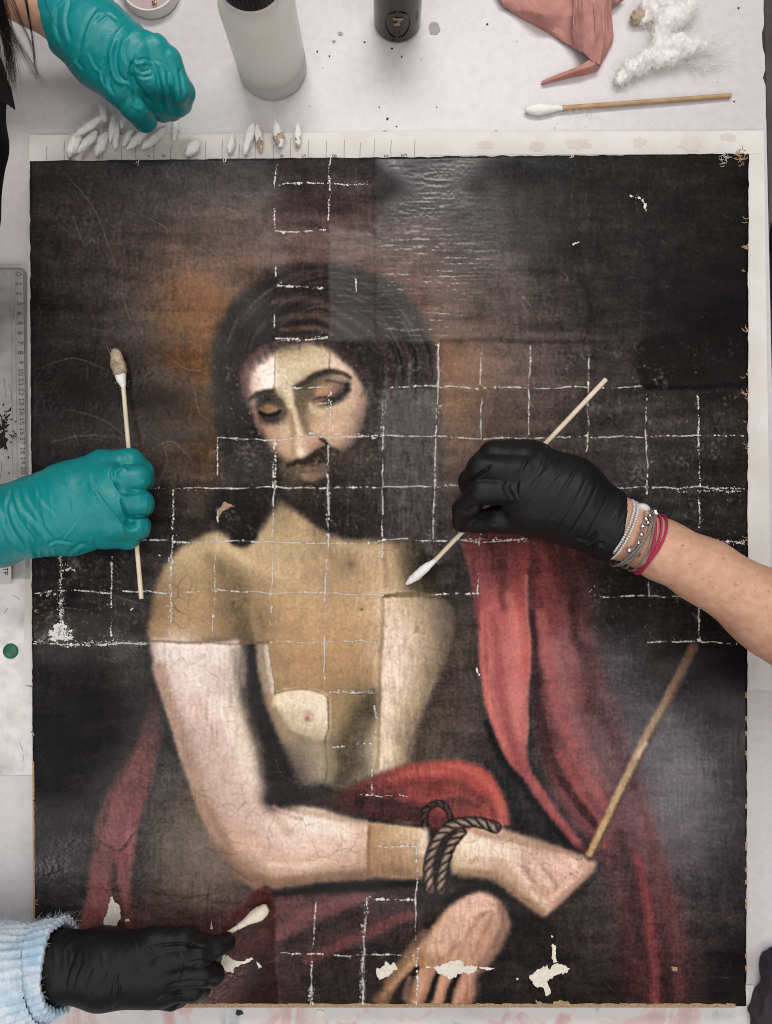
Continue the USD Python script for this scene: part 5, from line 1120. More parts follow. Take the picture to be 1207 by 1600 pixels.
# frayed canvas along the borders
def fray(x, y, n, l, mname="canvas_tan", spread=1.0, toward=(-1, 0)):
    ms = []
    for _ in range(n):
        a = math.atan2(toward[1], toward[0]) + rng.normal(0, .5 * spread)
        ll = l * rng.uniform(.4, 1)
        x0, y0 = x + rng.normal(0, 2 * spread), y + rng.normal(0, 3 * spread)
        ms.append(tube([P(x0, y0, ZT + .0004), P(x0 + ll * .5 * math.cos(a), y0 + ll * .5 * math.sin(a) + rng.normal(), ZT + .0010), P(x0 + ll * math.cos(a + .4), y0 + ll * math.sin(a + .4), ZT + .0006)], [.0005, .0004, .0002], 5))
    obj("frayed_canvas", join(ms), mname, pg)


for x, y, n, l in ((1170, 345, 3, 10), (1170, 388, 6, 16), (1168, 515, 6, 13), (1169, 590, 3, 9), (1168, 617, 5, 14), (1167, 845, 4, 10), (1167, 660, 2, 8), (1168, 700, 3, 8), (1166, 425, 2, 6)):
    fray(x, y, n, l)
fray(1160, 245, 22, 12, "canvas_tan", 2.0)
fray(1135, 251, 14, 11, "chalk_faint", 1.8)
for x, y in ((52, 862), (54, 956), (50, 1142), (52, 1258), (54, 1410)):
    fray(x, y, 3, 9, "canvas_tan", .8, (1, 0))
fray(214, 252, 4, 8, "chalk_faint", .8, (0, 1)), fray(352, 248, 4, 8, "gesso", 1, (0, 1)), fray(895, 243, 3, 6, "gesso", 1, (0, 1))
lip = [plate([(x, 1569 + rng.uniform(-1.2, 1)), (x + 14, 1569 + rng.uniform(-1.2, 1)), (x + 14, 1575), (x, 1575)], ZT - .0012, ZT + .0001 + rng.uniform(0, .0003)) for x in np.arange(240, 1150, 14.0)]
obj("tacking_margin", join(lip), "canvas_tan", pg, smooth=False, kind="stuff")
side = [plate([(45.5 + (y - 250) * .0053, y), (48.5 + (y - 250) * .0053 + rng.uniform(-1, 1.5), y), (48.5 + (y + 12 - 250) * .0053, y + 12), (45.5 + (y + 12 - 250) * .0053, y + 12)], ZT - .0016, ZT - .0002) for y in np.arange(1190, 1560, 12.0)]
obj("tacking_margin", join(side), "canvas_tan", pg, smooth=False, kind="stuff")
side = [plate([(1165, y), (1169 - rng.uniform(0, 1.6), y), (1168.4, y + 7), (1165.5, y + 7)], ZT - .0012, ZT + rng.uniform(0, .0003)) for y in np.sort(rng.uniform(1060, 1540, 16))]
for m in side:
    obj("tacking_margin", m, "canvas_tan", pg, smooth=False)

# paint losses down to the white ground
def rough_poly(pts, amp=1.3, n=5, seed=1):
    r = np.random.default_rng(seed)
    p = np.array(pts, float)
    out = []
    for a_, b_ in zip(p, np.roll(p, -1, 0)):
        for k in range(n):
            out.append(a_ + (b_ - a_) * k / n + r.normal(0, amp * (0.4 if k == 0 else 1), 2))
    return [tuple(x) for x in out]


z7, z8 = (lambda q: [(x / 2.515, 1360 + y / 2.515) for x, y in q]), (lambda q: [(370 + x / 2.277, 1360 + y / 2.277) for x, y in q])
LOSS = [(z7([(440, 103), (450, 125), (470, 138), (476, 190), (462, 200), (455, 218), (440, 226), (410, 226), (407, 200), (422, 165), (430, 130)]), 0.9), (z7([(490, 196), (505, 190), (510, 200), (495, 204)]), .4),
        (z7([(872, 330), (868, 372), (884, 396), (915, 405), (922, 384), (950, 370), (996, 352), (985, 345), (950, 360), (915, 354), (895, 334)]), 1.0), (z7([(855, 425), (868, 430), (866, 440)]), .4), (z7([(830, 200), (838, 230), (826, 232)]), .4), (z7([(1010, 360), (1030, 380), (1018, 388)]), .8),
        (z8([(498, 346), (515, 350), (530, 324), (545, 340), (562, 326), (572, 352), (545, 372), (522, 386), (508, 390), (500, 372)]), 1.2), (z8([(700, 348), (740, 334), (770, 324), (800, 320), (812, 345), (835, 338), (858, 345), (850, 362), (822, 371), (806, 362), (785, 375), (760, 389), (735, 375), (715, 362)]), 1.0), (z8([(864, 346), (890, 344), (918, 350), (900, 356), (870, 352)]), .5), (z8([(672, 340), (694, 346), (676, 348)]), .4),
        (z8([(1044, 376), (1060, 365), (1085, 350), (1105, 338), (1112, 356), (1130, 334), (1162, 338), (1186, 350), (1176, 366), (1140, 371), (1116, 386), (1106, 395), (1116, 440), (1104, 452), (1094, 420), (1062, 411), (1046, 392)]), 1.1), (z8([(1124, 262), (1136, 272), (1136, 310), (1142, 326), (1126, 330), (1122, 298)]), .7), (z8([(992, 384), (1006, 386), (1000, 392)]), .5), (z8([(1120, 232), (1128, 236), (1122, 242)]), .4),
        (z8([(1064, 464), (1084, 470), (1102, 482), (1080, 488)]), .8), (z8([(1128, 470), (1150, 462), (1182, 468), (1192, 490), (1120, 488)]), .9), ([(340, 796), (352, 784), (368, 791), (357, 794), (348, 798), (340, 808)], .9), ([(1050, 1511), (1060, 1512), (1058, 1518), (1051, 1517)], .5), ([(276, 1480), (280, 1490), (275, 1492)], .4), ([(108, 1430), (112, 1436), (108, 1438)], .4)]
for k, (p_, am) in enumerate(LOSS):
    w, m_ = 0, None
    obj("paint_loss", plate(rough_poly(p_, am, 5, k), ZT - .0004, ZT + .00042), "gesso" if k not in (14, 15, 16, 17) else "canvas_tan", pg, smooth=False)

# chalk grid: every drawn line is its own string of crumbs
def chalk(pts, width=1.6, dens=1.7, size=.46, mname="chalk", seed=0):
    r = np.random.default_rng(int(pts[0][0] * 13 + pts[0][1] * 7 + seed))
    qq = spline([(x, y) for x, y in pts], False, 30) if len(pts) > 2 else np.array(pts, float)
    d = np.r_[0, np.cumsum(np.linalg.norm(np.diff(qq, axis=0), axis=1))]
    L = d[-1]
    n = int(L * 2.3 * dens)
    t = r.uniform(0, L, n)
    g = fbm(np.c_[t * .09, np.full(n, seed + pts[0][0]), np.zeros(n)], 3, 5)
    keep = r.random(n) < np.clip((g - .31) * 3.4, .06, 1)
    t = t[keep]
    wob = (fbm(np.c_[t * .035, np.full(len(t), pts[0][1]), np.zeros(len(t))], 3, 8) - .5) * 6
    far = r.random(len(t)) < .16
    off = wob + r.normal(0, width * .36, len(t)) * np.where(far, 3.4, 1)
    x, y = np.interp(t, d, qq[:, 0]), np.interp(t, d, qq[:, 1])
    e = np.c_[np.interp(t + 1, d, qq[:, 0]) - np.interp(t - 1, d, qq[:, 0]), np.interp(t + 1, d, qq[:, 1]) - np.interp(t - 1, d, qq[:, 1])]
    e /= np.linalg.norm(e, axis=1, keepdims=True) + 1e-9
    c = np.c_[x - e[:, 1] * off, y + e[:, 0] * off]
    a = np.arctan2(e[:, 1], e[:, 0]) + r.normal(0, .7, len(t))
    l = r.gamma(2.2, .62, len(t)) * size * np.where(far, .5, 1)
    b = l * r.uniform(.35, .8, len(t))
    dr, dn = np.c_[np.cos(a), np.sin(a)], np.c_[-np.sin(a), np.cos(a)]
    cor = np.stack([c + dr * (l * k1)[:, None] + dn * (b * k2)[:, None] for k1, k2 in ((-1, -.5), (.5, -1), (1, .4), (-.4, 1))], 1).reshape(-1, 2)
    v = np.c_[(cor[:, 0] - 603.5) * s, -(cor[:, 1] - 800) * s, np.full(len(cor), ZT + .00055)]
    v[:, 2] += np.repeat(r.uniform(0, .0002, len(t)), 4)
    v[::4, 2] += .0002
    k4 = np.arange(len(t)) * 4
    obj("chalk_line" if mname != "gesso" else "chalk_smear", (v, np.vstack([np.c_[k4, k4 + 2, k4 + 1], np.c_[k4, k4 + 3, k4 + 2]])), mname, pg, smooth=False)


for ln in ([(96, 868), (95, 925), (97, 985)], [(175, 862), (175, 940), (174, 985), (178, 1000)], [(271, 764), (269, 850), (268, 930), (266, 1000)], [(342, 686), (340, 742)], [(341, 796), (337, 880), (334, 960), (333, 998)], [(432, 252), (430, 300)], [(429, 326), (429, 366)], [(430, 416), (429, 432)], [(429, 492), (429, 522)], [(429, 684), (428, 760)], [(428, 762), (427, 850), (425, 920), (422, 1003)],
           [(515, 246), (516, 300), (515, 345)], [(516, 612), (515, 660), (513, 720), (511, 760)], [(512, 764), (513, 840), (509, 920), (507, 1000), (507, 1070)], [(602, 612), (599, 680), (597, 760)], [(598, 764), (597, 820), (598, 872)], [(586, 1096), (586, 1150), (583, 1200), (582, 1242)], [(687, 536), (685, 600), (681, 680)], [(681, 684), (681, 760), (678, 806), (677, 842)], [(752, 538), (752, 600), (751, 686)], [(750, 820), (749, 852)], [(748, 896), (747, 928)], [(829, 540), (827, 610), (826, 684)],
           [(922, 546), (920, 620), (918, 690), (918, 752)], [(1011, 610), (1010, 690), (1011, 772)], [(1014, 906), (1014, 932)], [(1089, 612), (1092, 700), (1093, 830)], [(1092, 948), (1093, 1003)], [(493, 1406), (490, 1480), (488, 1566)], [(573, 1402), (569, 1480), (566, 1568)], [(653, 1312), (651, 1400), (650, 1470)],
           [(432, 288), (500, 287), (575, 289)], [(430, 362), (470, 361), (510, 359)], [(433, 447), (505, 450)], [(430, 530), (470, 532), (512, 529)], [(432, 605), (470, 607), (515, 604)], [(607, 606), (680, 604), (750, 606)], [(752, 605), (850, 606), (1003, 605)], [(340, 685), (390, 687), (430, 689), (470, 680), (515, 683)], [(515, 682), (600, 681), (700, 682)], [(700, 682), (760, 685), (850, 684), (920, 682)], [(920, 683), (1050, 682), (1162, 681)],
           [(226, 764), (300, 763), (428, 762)], [(430, 762), (520, 762), (600, 761)], [(600, 761), (660, 759), (722, 760)], [(918, 760), (1000, 762), (1092, 761)], [(1092, 762), (1164, 763)], [(222, 845), (300, 846), (430, 847)], [(430, 848), (510, 849), (598, 846)], [(598, 845), (640, 843), (700, 844)], [(700, 843), (760, 846), (826, 842)], [(1108, 845), (1166, 849)], [(56, 926), (100, 924), (175, 925)], [(175, 924), (270, 925), (340, 924)], [(340, 924), (440, 925), (520, 927), (600, 928)],
           [(680, 928), (720, 928), (748, 928)], [(922, 932), (990, 930), (1066, 932)], [(52, 1005), (120, 1007), (232, 1005)], [(420, 1003), (500, 1003), (592, 1003)], [(1012, 1004), (1080, 1002), (1152, 1006)], [(515, 1082), (586, 1083)], [(563, 1241), (600, 1243), (637, 1244)], [(432, 1489), (500, 1491), (580, 1492)], [(580, 1492), (646, 1492)], [(555, 422), (557, 456)]):
    chalk(ln)
for ln, wd, dn in (([(516, 1079), (584, 1080)], 2, .8), ([(95, 870), (96, 930), (97, 986)], 7, 1.2), ([(96, 905), (97, 990)], 5, 1.0), ([(574, 1400), (569, 1480), (566, 1568)], 6, 1.4), ([(489, 1540), (488, 1568)], 6, 2), ([(568, 1530), (566, 1569)], 8, 2), ([(268, 870), (266, 1000)], 6, 1.0), ([(700, 842), (760, 842), (826, 843)], 3, .8), ([(513, 600), (512, 640)], 7, 1.3), ([(512, 680), (512, 850)], 5, .7), ([(433, 445), (505, 449)], 4, .9), ([(430, 531), (512, 528)], 4, .9), ([(600, 610), (598, 700)], 5, .6), ([(687, 536), (684, 660)], 5, .6), ([(60, 926), (88, 931)], 4, 2), ([(920, 926), (928, 915)], 2, 1.3), ([(1060, 768), (1160, 765)], 2, .8), ([(1135, 769), (1155, 768)], 2, 1.6), ([(1120, 847), (1164, 848)], 4, 1.5), ([(54, 1003), (150, 1006), (232, 1006)], 6, 1.3), ([(580, 1488), (600, 1494)], 6, 1.2), ([(480, 677), (550, 680), (590, 685)], 3, .9)):
    chalk(ln, wd, dn, seed=3)
for ln in ([(580, 1324), (612, 1323), (650, 1324)], [(582, 1406), (652, 1406)], [(520, 1166), (582, 1165)], [(652, 1480), (651, 1570)], [(430, 760), (429, 690)], [(985, 306), (1002, 312), (1009, 332)], [(896, 382), (904, 378)], [(745, 1042), (749, 1056)], [(250, 866), (266, 872)], [(102, 895), (110, 888), (118, 896)], [(200, 958), (207, 950)]):
    chalk(ln, 1.6, .8, .8, seed=5)
for k in range(9):
    chalk([(78 + k * 4, 1000), (80 + k * 3.6, 985 - 12 * math.sin(k / 8 * 3.1))], 5, 1.5, .9, "chalk", k)
# ---------------------------------------------------------------- swabs, bottles and the rest on the table
def spindle(a, b, r, mname, name, parent, prof=((0, .25), (.08, .6), (.25, .95), (.45, 1), (.7, .8), (.9, .45), (1, .2)), seed=0, lump=.25, n=18, m=26):
    a, b = np.asarray(a, float), np.asarray(b, float)
    t = np.linspace(0, 1, m)
    pr = np.interp(t, [p[0] for p in prof], [p[1] for p in prof]) * r
    v, f = tube(a + (b - a) * t[:, None], pr, n)
    k = v[:-2] - np.repeat(a + (b - a) * t[:, None], n, 0)
    d = (fbm(v[:-2] / r * .9 + seed * 3.7, 3, seed) - .5) * 2
    v[:-2] += k * (lump * d)[:, None]
    return obj(name, (v, f), mname, parent)


def fuzz(parent, a, b, r, n, mname, seed=0, spread=1.35, name="loose_fibres", w=.00009):
    q = np.random.default_rng(seed)
    a, b = np.asarray(a, float), np.asarray(b, float)
    ax = (b - a) / np.linalg.norm(b - a)
    s_ = []
    for _ in range(n):
        d = q.normal(size=3); d -= ax * (d @ ax); d /= np.linalg.norm(d)
        p0 = a + (b - a) * q.uniform(0, 1) + d * r * q.uniform(.6, .95)
        p2 = p0 + (d * q.uniform(.1, spread - .7) + ax * q.normal(0, .6)) * r
        s_.append([p0, (p0 + p2) / 2 + q.normal(0, .12, 3) * r, p2])
    curves(name, s_, w, mname, parent)


def swab(label, tip, neck, end, r_head, r_stick, stick, heads, prof, group=None, seed=0):
    """tip, neck, end as (px, py, z); heads: list of (from, to, look)."""
    tip, neck, end = P(*tip), P(*neck), P(*end)
    t = thing("cotton_swab", label, "cotton swab", tip, group)
    d = (end - neck) / np.linalg.norm(end - neck)
    back = neck - d * .016
    obj("stick", tube([back, (back + end) / 2, end - d * .0004, end], [r_stick, r_stick, r_stick, r_stick * .8], 12), stick, t)
    for k, (u0, u1, look, kk) in enumerate(heads):
        spindle(tip + (neck - tip) * u0, tip + (neck - tip) * u1, r_head * kk, look, "cotton_head", t, prof[k], seed + k)
    if seed != 7:
        fuzz(t, tip, neck, r_head, 26, "cotton", seed, 1.15)
    return t


bud = ((0, .3), (.08, .62), (.25, .95), (.5, 1), (.75, .72), (.92, .42), (1, .3))
swab("used swab with a brown stained tip held upright by the teal right glove", (179, 546, .029), (193, 606, .033), (221, 936, .058), .0068, .0021, "birch",
     [(0, .72, "cotton_used", 1.0), (.42, 1.0, "cotton", .92)], [((0, .35), (.12, .7), (.5, 1), (.85, .95), (1, .6)), ((0, .3), (.2, .75), (.45, .9), (.75, .6), (1, .3))], seed=3)
swab("clean white swab pinched in the bare-armed person's black glove", (635, 913, .0275), (682, 874, .036), (948, 592, .094), .0046, .0022, "birch", [(0, 1, "cotton", 1)], [((0, .25), (.1, .6), (.35, 1), (.65, .9), (.9, .5), (1, .4))], seed=5)
swab("short swab with a cream tip held by the black glove in a blue sleeve", (419, 1419, .030), (372, 1449, .037), (292, 1500, .050), .0066, .0022, "birch", [(0, 1, "cotton_cream", 1)], [((0, .5), (.1, .82), (.28, 1), (.5, .8), (.8, .5), (1, .36))], seed=7)
swab("unused swab with a bamboo stick lying on the table below the cotton wool", (821, 172, .0045), (884, 168, .0045), (1143, 149, .0030), .0056, .0023, "bamboo", [(0, 1, "cotton", 1)], [((0, .3), (.12, .75), (.35, 1), (.6, .75), (.85, .48), (1, .3))], seed=9)
wisp = []
for k in range(70):
    c = P(rng.uniform(880, 930), 170 + rng.normal(0, 4), rng.uniform(.001, .006))
    wisp.append([c, c + rng.normal(0, .0025, 3) * [1, 1, .4], c + rng.normal(0, .005, 3) * [1, 1, .3]])
curves("loose_fibres", np.clip(wisp, [-9, -9, .0006], 9), .00012, "cotton", "/World/cotton_swab_003")

TIPS = [((108, 246), (118, 207), 6.5, "white cotton roll leaning against the canvas, leftmost of the pile by the teal glove"), ((116, 240), (126, 208), 5.5, "narrow cotton roll squeezed second from the left in the pile by the teal glove"), ((122, 238), (152, 205), 6.5, "cotton roll lying slanted across the left of the pile by the teal glove"), ((118, 212), (163, 180), 6.5, "long cotton roll pointing up and right from the left of the pile"),
        ((150, 245), (166, 206), 7, "cotton roll resting on the canvas edge in the middle of the pile"), ((172, 222), (178, 180), 5.5, "thin cotton roll standing straight in the shade left of the teal thumb"), ((180, 233), (184, 190), 5.5, "cotton roll just below the teal glove's wrist side, its foot nearest the canvas"), ((192, 228), (208, 202), 6, "short cotton roll half hidden under the teal thumb"), ((198, 233), (232, 200), 6.5, "cotton roll pointing up to the teal thumb's tip"), ((222, 232), (262, 196), 7, "plump cotton roll lying slanted right of the teal thumb"), ((214, 226), (236, 206), 5.5, "small cotton roll tucked behind the plump one right of the thumb"), ((272, 220), (275, 184), 5.5, "slim cotton roll at the right end of the pile under the teal knuckles"),
        ((164, 190), (158, 160), 5, "cotton roll farthest from the canvas in the glove's shade"), ((190, 200), (192, 168), 5, "cotton roll mostly hidden under the teal glove's palm"),
        ((290, 244), (311, 219), 8.5, "fat white cotton roll lying alone on the paper right of the pile"), ((358, 240), (364, 207), 5.5, "slim white cotton roll alone below the white bottle's left side"), ((382, 242), (396, 192), 7, "frayed cotton roll beside a thinner one below the white bottle"), ((408, 238), (402, 194), 5.5, "thin greyish cotton roll leaning beside the frayed one"), ((439, 230), (430, 188), 8.5, "fat brownish used cotton roll below the white bottle"), ((466, 230), (465, 192), 6, "grey white cotton roll, rightmost of the row below the white bottle")]
for k, (a_, b_, rp, lb) in enumerate(TIPS):
    r_ = rp / 1547
    z = .0026 + r_ + (.004 if k in (2, 3, 9, 8) else 0) + (.005 if k in (12, 13) else 0)
    p0, p1 = P(*a_, z), P(*b_, z + .001)
    t = thing("cotton_roll", lb, "cotton roll", (p0 + p1) / 2, "cotton rolls laid along the canvas edge")
    used_ = k == 18
    spindle(p0, p1, r_, "cotton", "cotton_body", t, ((0, .22), (.12, .55), (.35, .9), (.6, 1), (.85, .75), (1, .3)) if k % 3 else ((0, .3), (.2, .85), (.5, 1), (.8, .7), (1, .2)), seed=20 + k, lump=.45, n=16, m=20)
    if k in (17, 18, 19):
        spindle(p0, p0 + (p1 - p0) * .6, r_ * 1.03, "cotton_used", "stained_end", t, ((0, .2), (.2, .6), (.6, .95), (1, .8)), seed=20 + k, lump=.45, n=16, m=14)
    fuzz(t, p0, p1, r_, 110, "cotton", 40 + k, 1.45, w=.00012)

wb = thing("bottle", "milky white plastic bottle with a black cap standing behind the cotton rolls", "bottle", P(427, 107))
R = .0340
obj("bottle_body", lathe([(0, .0004), (R - .003, .0004), (R - .0008, .0014), (R, .0038), (R, .098), (R - .0015, .106), (R - .005, .1125), (.0285, .117), (.0278, .121), (.0285, .1225), (.0285, .1245), (.026, .125), (.0255, .129), (0, .129)], P(427, 107), 64), "bottle_plastic", wb, smooth=50)
obj("fill_level", lathe([(R + .0001, .0042), (R + .00025, .006), (R + .00025, .019), (R + .0001, .0206)], P(427, 107), 64), "liquid_shade", wb)
cap = [(0, .1450), (.0262, .1450), (.0272, .1438), (.0272, .1262), (.0262, .1255)]
v, f = lathe(cap[::-1], P(427, 107), 96)
wcap = obj("cap", (v, f), "cap_black", wb, smooth=50)
for k in range(48):
    a = k / 48 * 2 * np.pi
    c0 = P(427, 107) + np.array([.0273 * math.cos(a), .0273 * math.sin(a), 0])
    obj("cap_rib", tube([c0 + [0, 0, .127], c0 + [0, 0, .1435]], .0006, 5), "cap_black", wcap)
for x, y, z in ((412, 52, .086), (453, 119, .03)):
    d = np.array([0.0, -R - .0002, 0])
    obj("dirt_speck", trimesh.creation.icosphere(1, .0007).apply_translation(P(x, y, z)), "speck_black", wb)

db = thing("bottle", "dark brown glass bottle with a small embossed mark near its foot", "bottle", P(621, 33))
R2 = .0236
obj("bottle_body", lathe([(0, .0005), (R2 - .004, .0004), (R2 - .0012, .0014), (R2, .0042), (R2, .082), (R2 - .002, .092), (.016, .1), (.0125, .106), (.0125, .12), (0, .12)], P(621, 33), 64), "brown_glass", db, smooth=50)
obj("cap", lathe([(.0138, .117), (.0142, .118), (.0142, .134), (.013, .135), (0, .135)], P(621, 33), 40), "cap_black", db, smooth=50)
th = np.linspace(0, 2 * np.pi, 41)
def wrap(x, z, o=.0004):
    a = x / R2 - np.pi / 2
    return P(621, 33) + np.array([(R2 + o) * np.cos(a), (R2 + o) * np.sin(a), z])
obj("embossed_ring", tube([wrap(.0125 * math.cos(a), .030 + .019 * math.sin(a)) for a in th], .0006, 6, False), "brown_glass_dark", db)
for seg in (((-.0042, .0400), (.0048, .0392)), ((.0030, .0392), (-.0016, .0325)), ((-.0034, .0318), (.0022, .0325))):
    obj("embossed_mark", tube([wrap(*seg[0], .0006), wrap((seg[0][0] + seg[1][0]) / 2, (seg[0][1] + seg[1][1]) / 2, .0009), wrap(*seg[1], .0006)], .0011, 6), "label_beige", db)

dish = thing("dish", "shallow white round dish with a pinkish inside at the top edge", "dish", P(238, -13))
Rd = .0287
obj("dish_wall", lathe([(0, .0006), (Rd - .001, .0006), (Rd, .002), (Rd, .0128), (Rd - .0008, .0138), (Rd - .0022, .0138), (Rd - .003, .0128), (Rd - .003, .005)], P(238, -13), 64), "dish_white", dish, smooth=50)
obj("dish_floor", lathe([(0, .0046), (Rd - .0029, .0046)], P(238, -13), 64), "dish_inside", dish)
clip = obj("brass_hook", tube([P(241, -14, .006), P(241, -4, .0075), P(244, 4, .008), P(240, 7, .008), P(238, 2, .007)], .0008, 7), "brass")
tag(stage.GetPrimAtPath(clip), "tiny brass hook lying inside the white dish", "hook")

# pink paper wipe, folded and torn
wipe = thing("paper_wipe", "crumpled salmon pink paper wipe with a torn pointed tail", "paper wipe", P(880, 40))
def sheet(rows, name="fold", n=20, amp=.0020, seed=0):
    """rows: edges of (px, py, z); a rippled two-sided sheet through them."""
    g = np.array([[P(*q) for q in r] for r in rows])
    def up(a, k, ax):
        t = np.linspace(0, a.shape[ax] - 1, k)
        i0 = np.minimum(t.astype(int), a.shape[ax] - 2)
        w = t - i0
        w = w.reshape([-1 if d == ax else 1 for d in range(3)])
        return np.take(a, i0, ax) * (1 - w) + np.take(a, i0 + 1, ax) * w
    g = up(up(g, n, 0), n * 2, 1)
    d = fbm(g * 70 + seed, 4, seed) - .5
    e = fbm(g * 600 + seed, 2, seed) - .5
    c_ = np.abs(fbm(g * 130 + seed * 2, 3, seed + 7) - .5)
    g[..., 2] = np.maximum(g[..., 2] + d * amp * 3 - np.clip(.10 - c_, 0, 1) * .012, .0006)
    g[0, :, :2] += (e[0, :, None] * .0018); g[-1, :, :2] += (e[-1, :, None] * .0018)
    h, w = g.shape[:2]
    top, bot = g.reshape(-1, 3), (g - [0, 0, .0005]).reshape(-1, 3)
    i, j = np.meshgrid(np.arange(h - 1), np.arange(w - 1), indexing="ij")
    a = (i * w + j).ravel()
    q = np.c_[a, a + w, a + w + 1, a + 1]
    tri = np.vstack([q[:, :3], q[:, [0, 2, 3]]])
    obj(name, (np.vstack([top, bot]), np.vstack([tri, tri[:, ::-1] + len(top)])), "tissue_pink", wipe, smooth=40)
sheet([[(770, -30, .010), (840, -50, .014), (915, -50, .016)], [(784, 2, .008), (850, -5, .018), (912, -8, .018)], [(789, 12, .003), (848, 22, .020), (908, 18, .018)], [(822, 31, .002), (860, 44, .008), (904, 40, .014)], [(854, 47, .001), (878, 62, .004), (900, 76, .006)]], seed=1)
sheet([[(898, -20, .024), (912, -20, .030), (932, -20, .026)], [(896, 22, .022), (912, 14, .034), (929, 12, .030)], [(895, 52, .016), (914, 46, .026), (931, 52, .026)], [(899, 74, .008), (912, 82, .014), (926, 94, .014)]], seed=2)
sheet([[(922, -20, .024), (945, -25, .022), (970, -22, .010)], [(928, 16, .030), (945, 12, .022), (956, 8, .008)], [(931, 54, .026), (946, 48, .020), (960, 62, .005)], [(926, 94, .014), (938, 100, .012), (936, 108, .003)]], seed=3)
sheet([[(922, 92, .012), (932, 100, .012), (938, 106, .006)], [(905, 102, .010), (915, 106, .013), (928, 113, .002)], [(880, 112, .006), (885, 116, .010), (895, 120, .001)], [(846, 126, .003), (850, 128, .006), (846, 132, .001)]], seed=4, n=12)
sheet([[(955, 16, .004), (965, 2, .012), (960, -6, .014)], [(975, 0, .003), (980, -10, .010), (970, -20, .012)]], seed=5, n=8)

# cotton wool: a soft core and a cloud of fibres
wool = thing("cotton_wool", "loose tuft of white cotton wool beside the pink paper wipe", "cotton wool", P(1040, 60))
lumps = [(1005, 28, 9), (1020, 16, 13), (1045, 8, 20), (1060, 25, 18), (1040, 34, 18), (1075, 12, 12), (1032, 52, 13), (1030, 72, 14), (1055, 70, 17), (1078, 74, 15), (1010, 92, 15), (1030, 92, 14), (985, 106, 14), (970, 122, 10), (1095, 74, 9), (998, 108, 10), (1052, 88, 13), (1010, 8, 10)]
fw = Field(P(940, 150) - [0, 0, .002], P(1125, -40, 0) + [0, 0, .040], .0012)
for k, (x, y, r_) in enumerate(lumps):
    r_ = r_ / 1600
    fw.capsule(P(x, y, r_ * .9), P(x + 6, y - 3, r_ * .95), r_, r_ * .8, .004)
v, f = fw.mesh()
n_ = vnormals(v, f)
v = v + n_ * ((fbm(v * 260, 4, 3) - .5) * .0045 + (fbm(v * np.array([900, 300, 600]), 2, 5) - .5) * .0008)[:, None]
v[:, 2] = np.maximum(v[:, 2], .0004)
obj("fluffy_core", (v, f), "cotton", wool)
n_ = vnormals(v, f)
pick = rng.choice(len(v), 9000)
st_ = []
for k in pick:
    d = n_[k] + rng.normal(0, .8, 3) + np.array([.5, -.25, 0])
    d /= np.linalg.norm(d)
    l = rng.gamma(2, .0026)
    p0 = v[k] - n_[k] * .0008
    m_ = p0 + d * l * .5 + rng.normal(0, .0008, 3)
    e_ = p0 + d * l + rng.normal(0, .0018, 3)
    st_.append(np.maximum([p0, m_, e_], [-9, -9, .0003]))
for k in range(900):   # the thin veil trailing to the right
    c = P(rng.normal(1092, 16), rng.normal(88, 12), rng.uniform(.001, .009))
    d = np.array([rng.normal(.8, .5), rng.normal(.1, .4), rng.normal(0, .15)]) * rng.uniform(.006, .018)
    st_.append(np.maximum([c, c + d * .5 + rng.normal(0, .001, 3), c + d], [-9, -9, .0003]))
curves("loose_fibres", st_, .00011, "cotton", wool)
grey = spindle(P(988, 32, .006), P(1008, 20, .008), .0062, "cotton_used", "soiled_end", wool, ((0, .6), (.3, 1), (.7, .9), (1, .4)), 77, .6)
fuzz(wool, P(988, 32, .006), P(1008, 20, .008), .0062, 120, "cotton_used", 5)

rag = thing("cloth", "dark blue and plum stained cloth at the bottom right corner", "cloth", P(1200, 1550))
fr = Field(P(1140, 1680) - [0, 0, .005], P(1320, 1440) + [0, 0, .05], .0022)
for x0, y0, x1, y1, r_ in ((1210, 1515, 1240, 1560, .017), (1204, 1555, 1240, 1640, .018), (1196, 1590, 1230, 1660, .020), (1230, 1520, 1270, 1620, .026), (1214, 1492, 1250, 1500, .009)):
    fr.capsule(P(x0, y0, .006), P(x1, y1, .010), r_ * .8, r_, .012)
v, f = fr.mesh()
v = v + vnormals(v, f) * ((np.abs(fbm(v * 55, 3, 8) - .5) - .12) * .020)[:, None]
v[:, 2] = np.maximum(v[:, 2], .0022)
obj("cloth_body", (v, f), "plum_cloth", rag)

# ---------------------------------------------------------------- people
def arm_parts(hand, grow):
    """The hand and forearm inside the clothes."""
    return [(p_, .012, False) for p_ in hand["palm"] + hand.get("arm", [])] + [(p_, .004, True) for p_ in hand["fingers"]]


def body_mesh(hands, extra, lo, hi, h, shrink=-.0058):
    fld = Field(lo, hi, h)
    for hd in hands:
        for p_ in hd["palm"]:
            chain(fld, p_, .010, grow=shrink)
        for p_ in hd.get("arm", []):
            chain(fld, p_, .012)
        for p_ in hd["fingers"]:
            chain(fld, p_[:2], .004, grow=-.0045)
    for a_, b_, ra, rb, k in extra:
        fld.capsule(a_, b_, ra, rb, k)
    return relax(*fld.mesh(), 4)


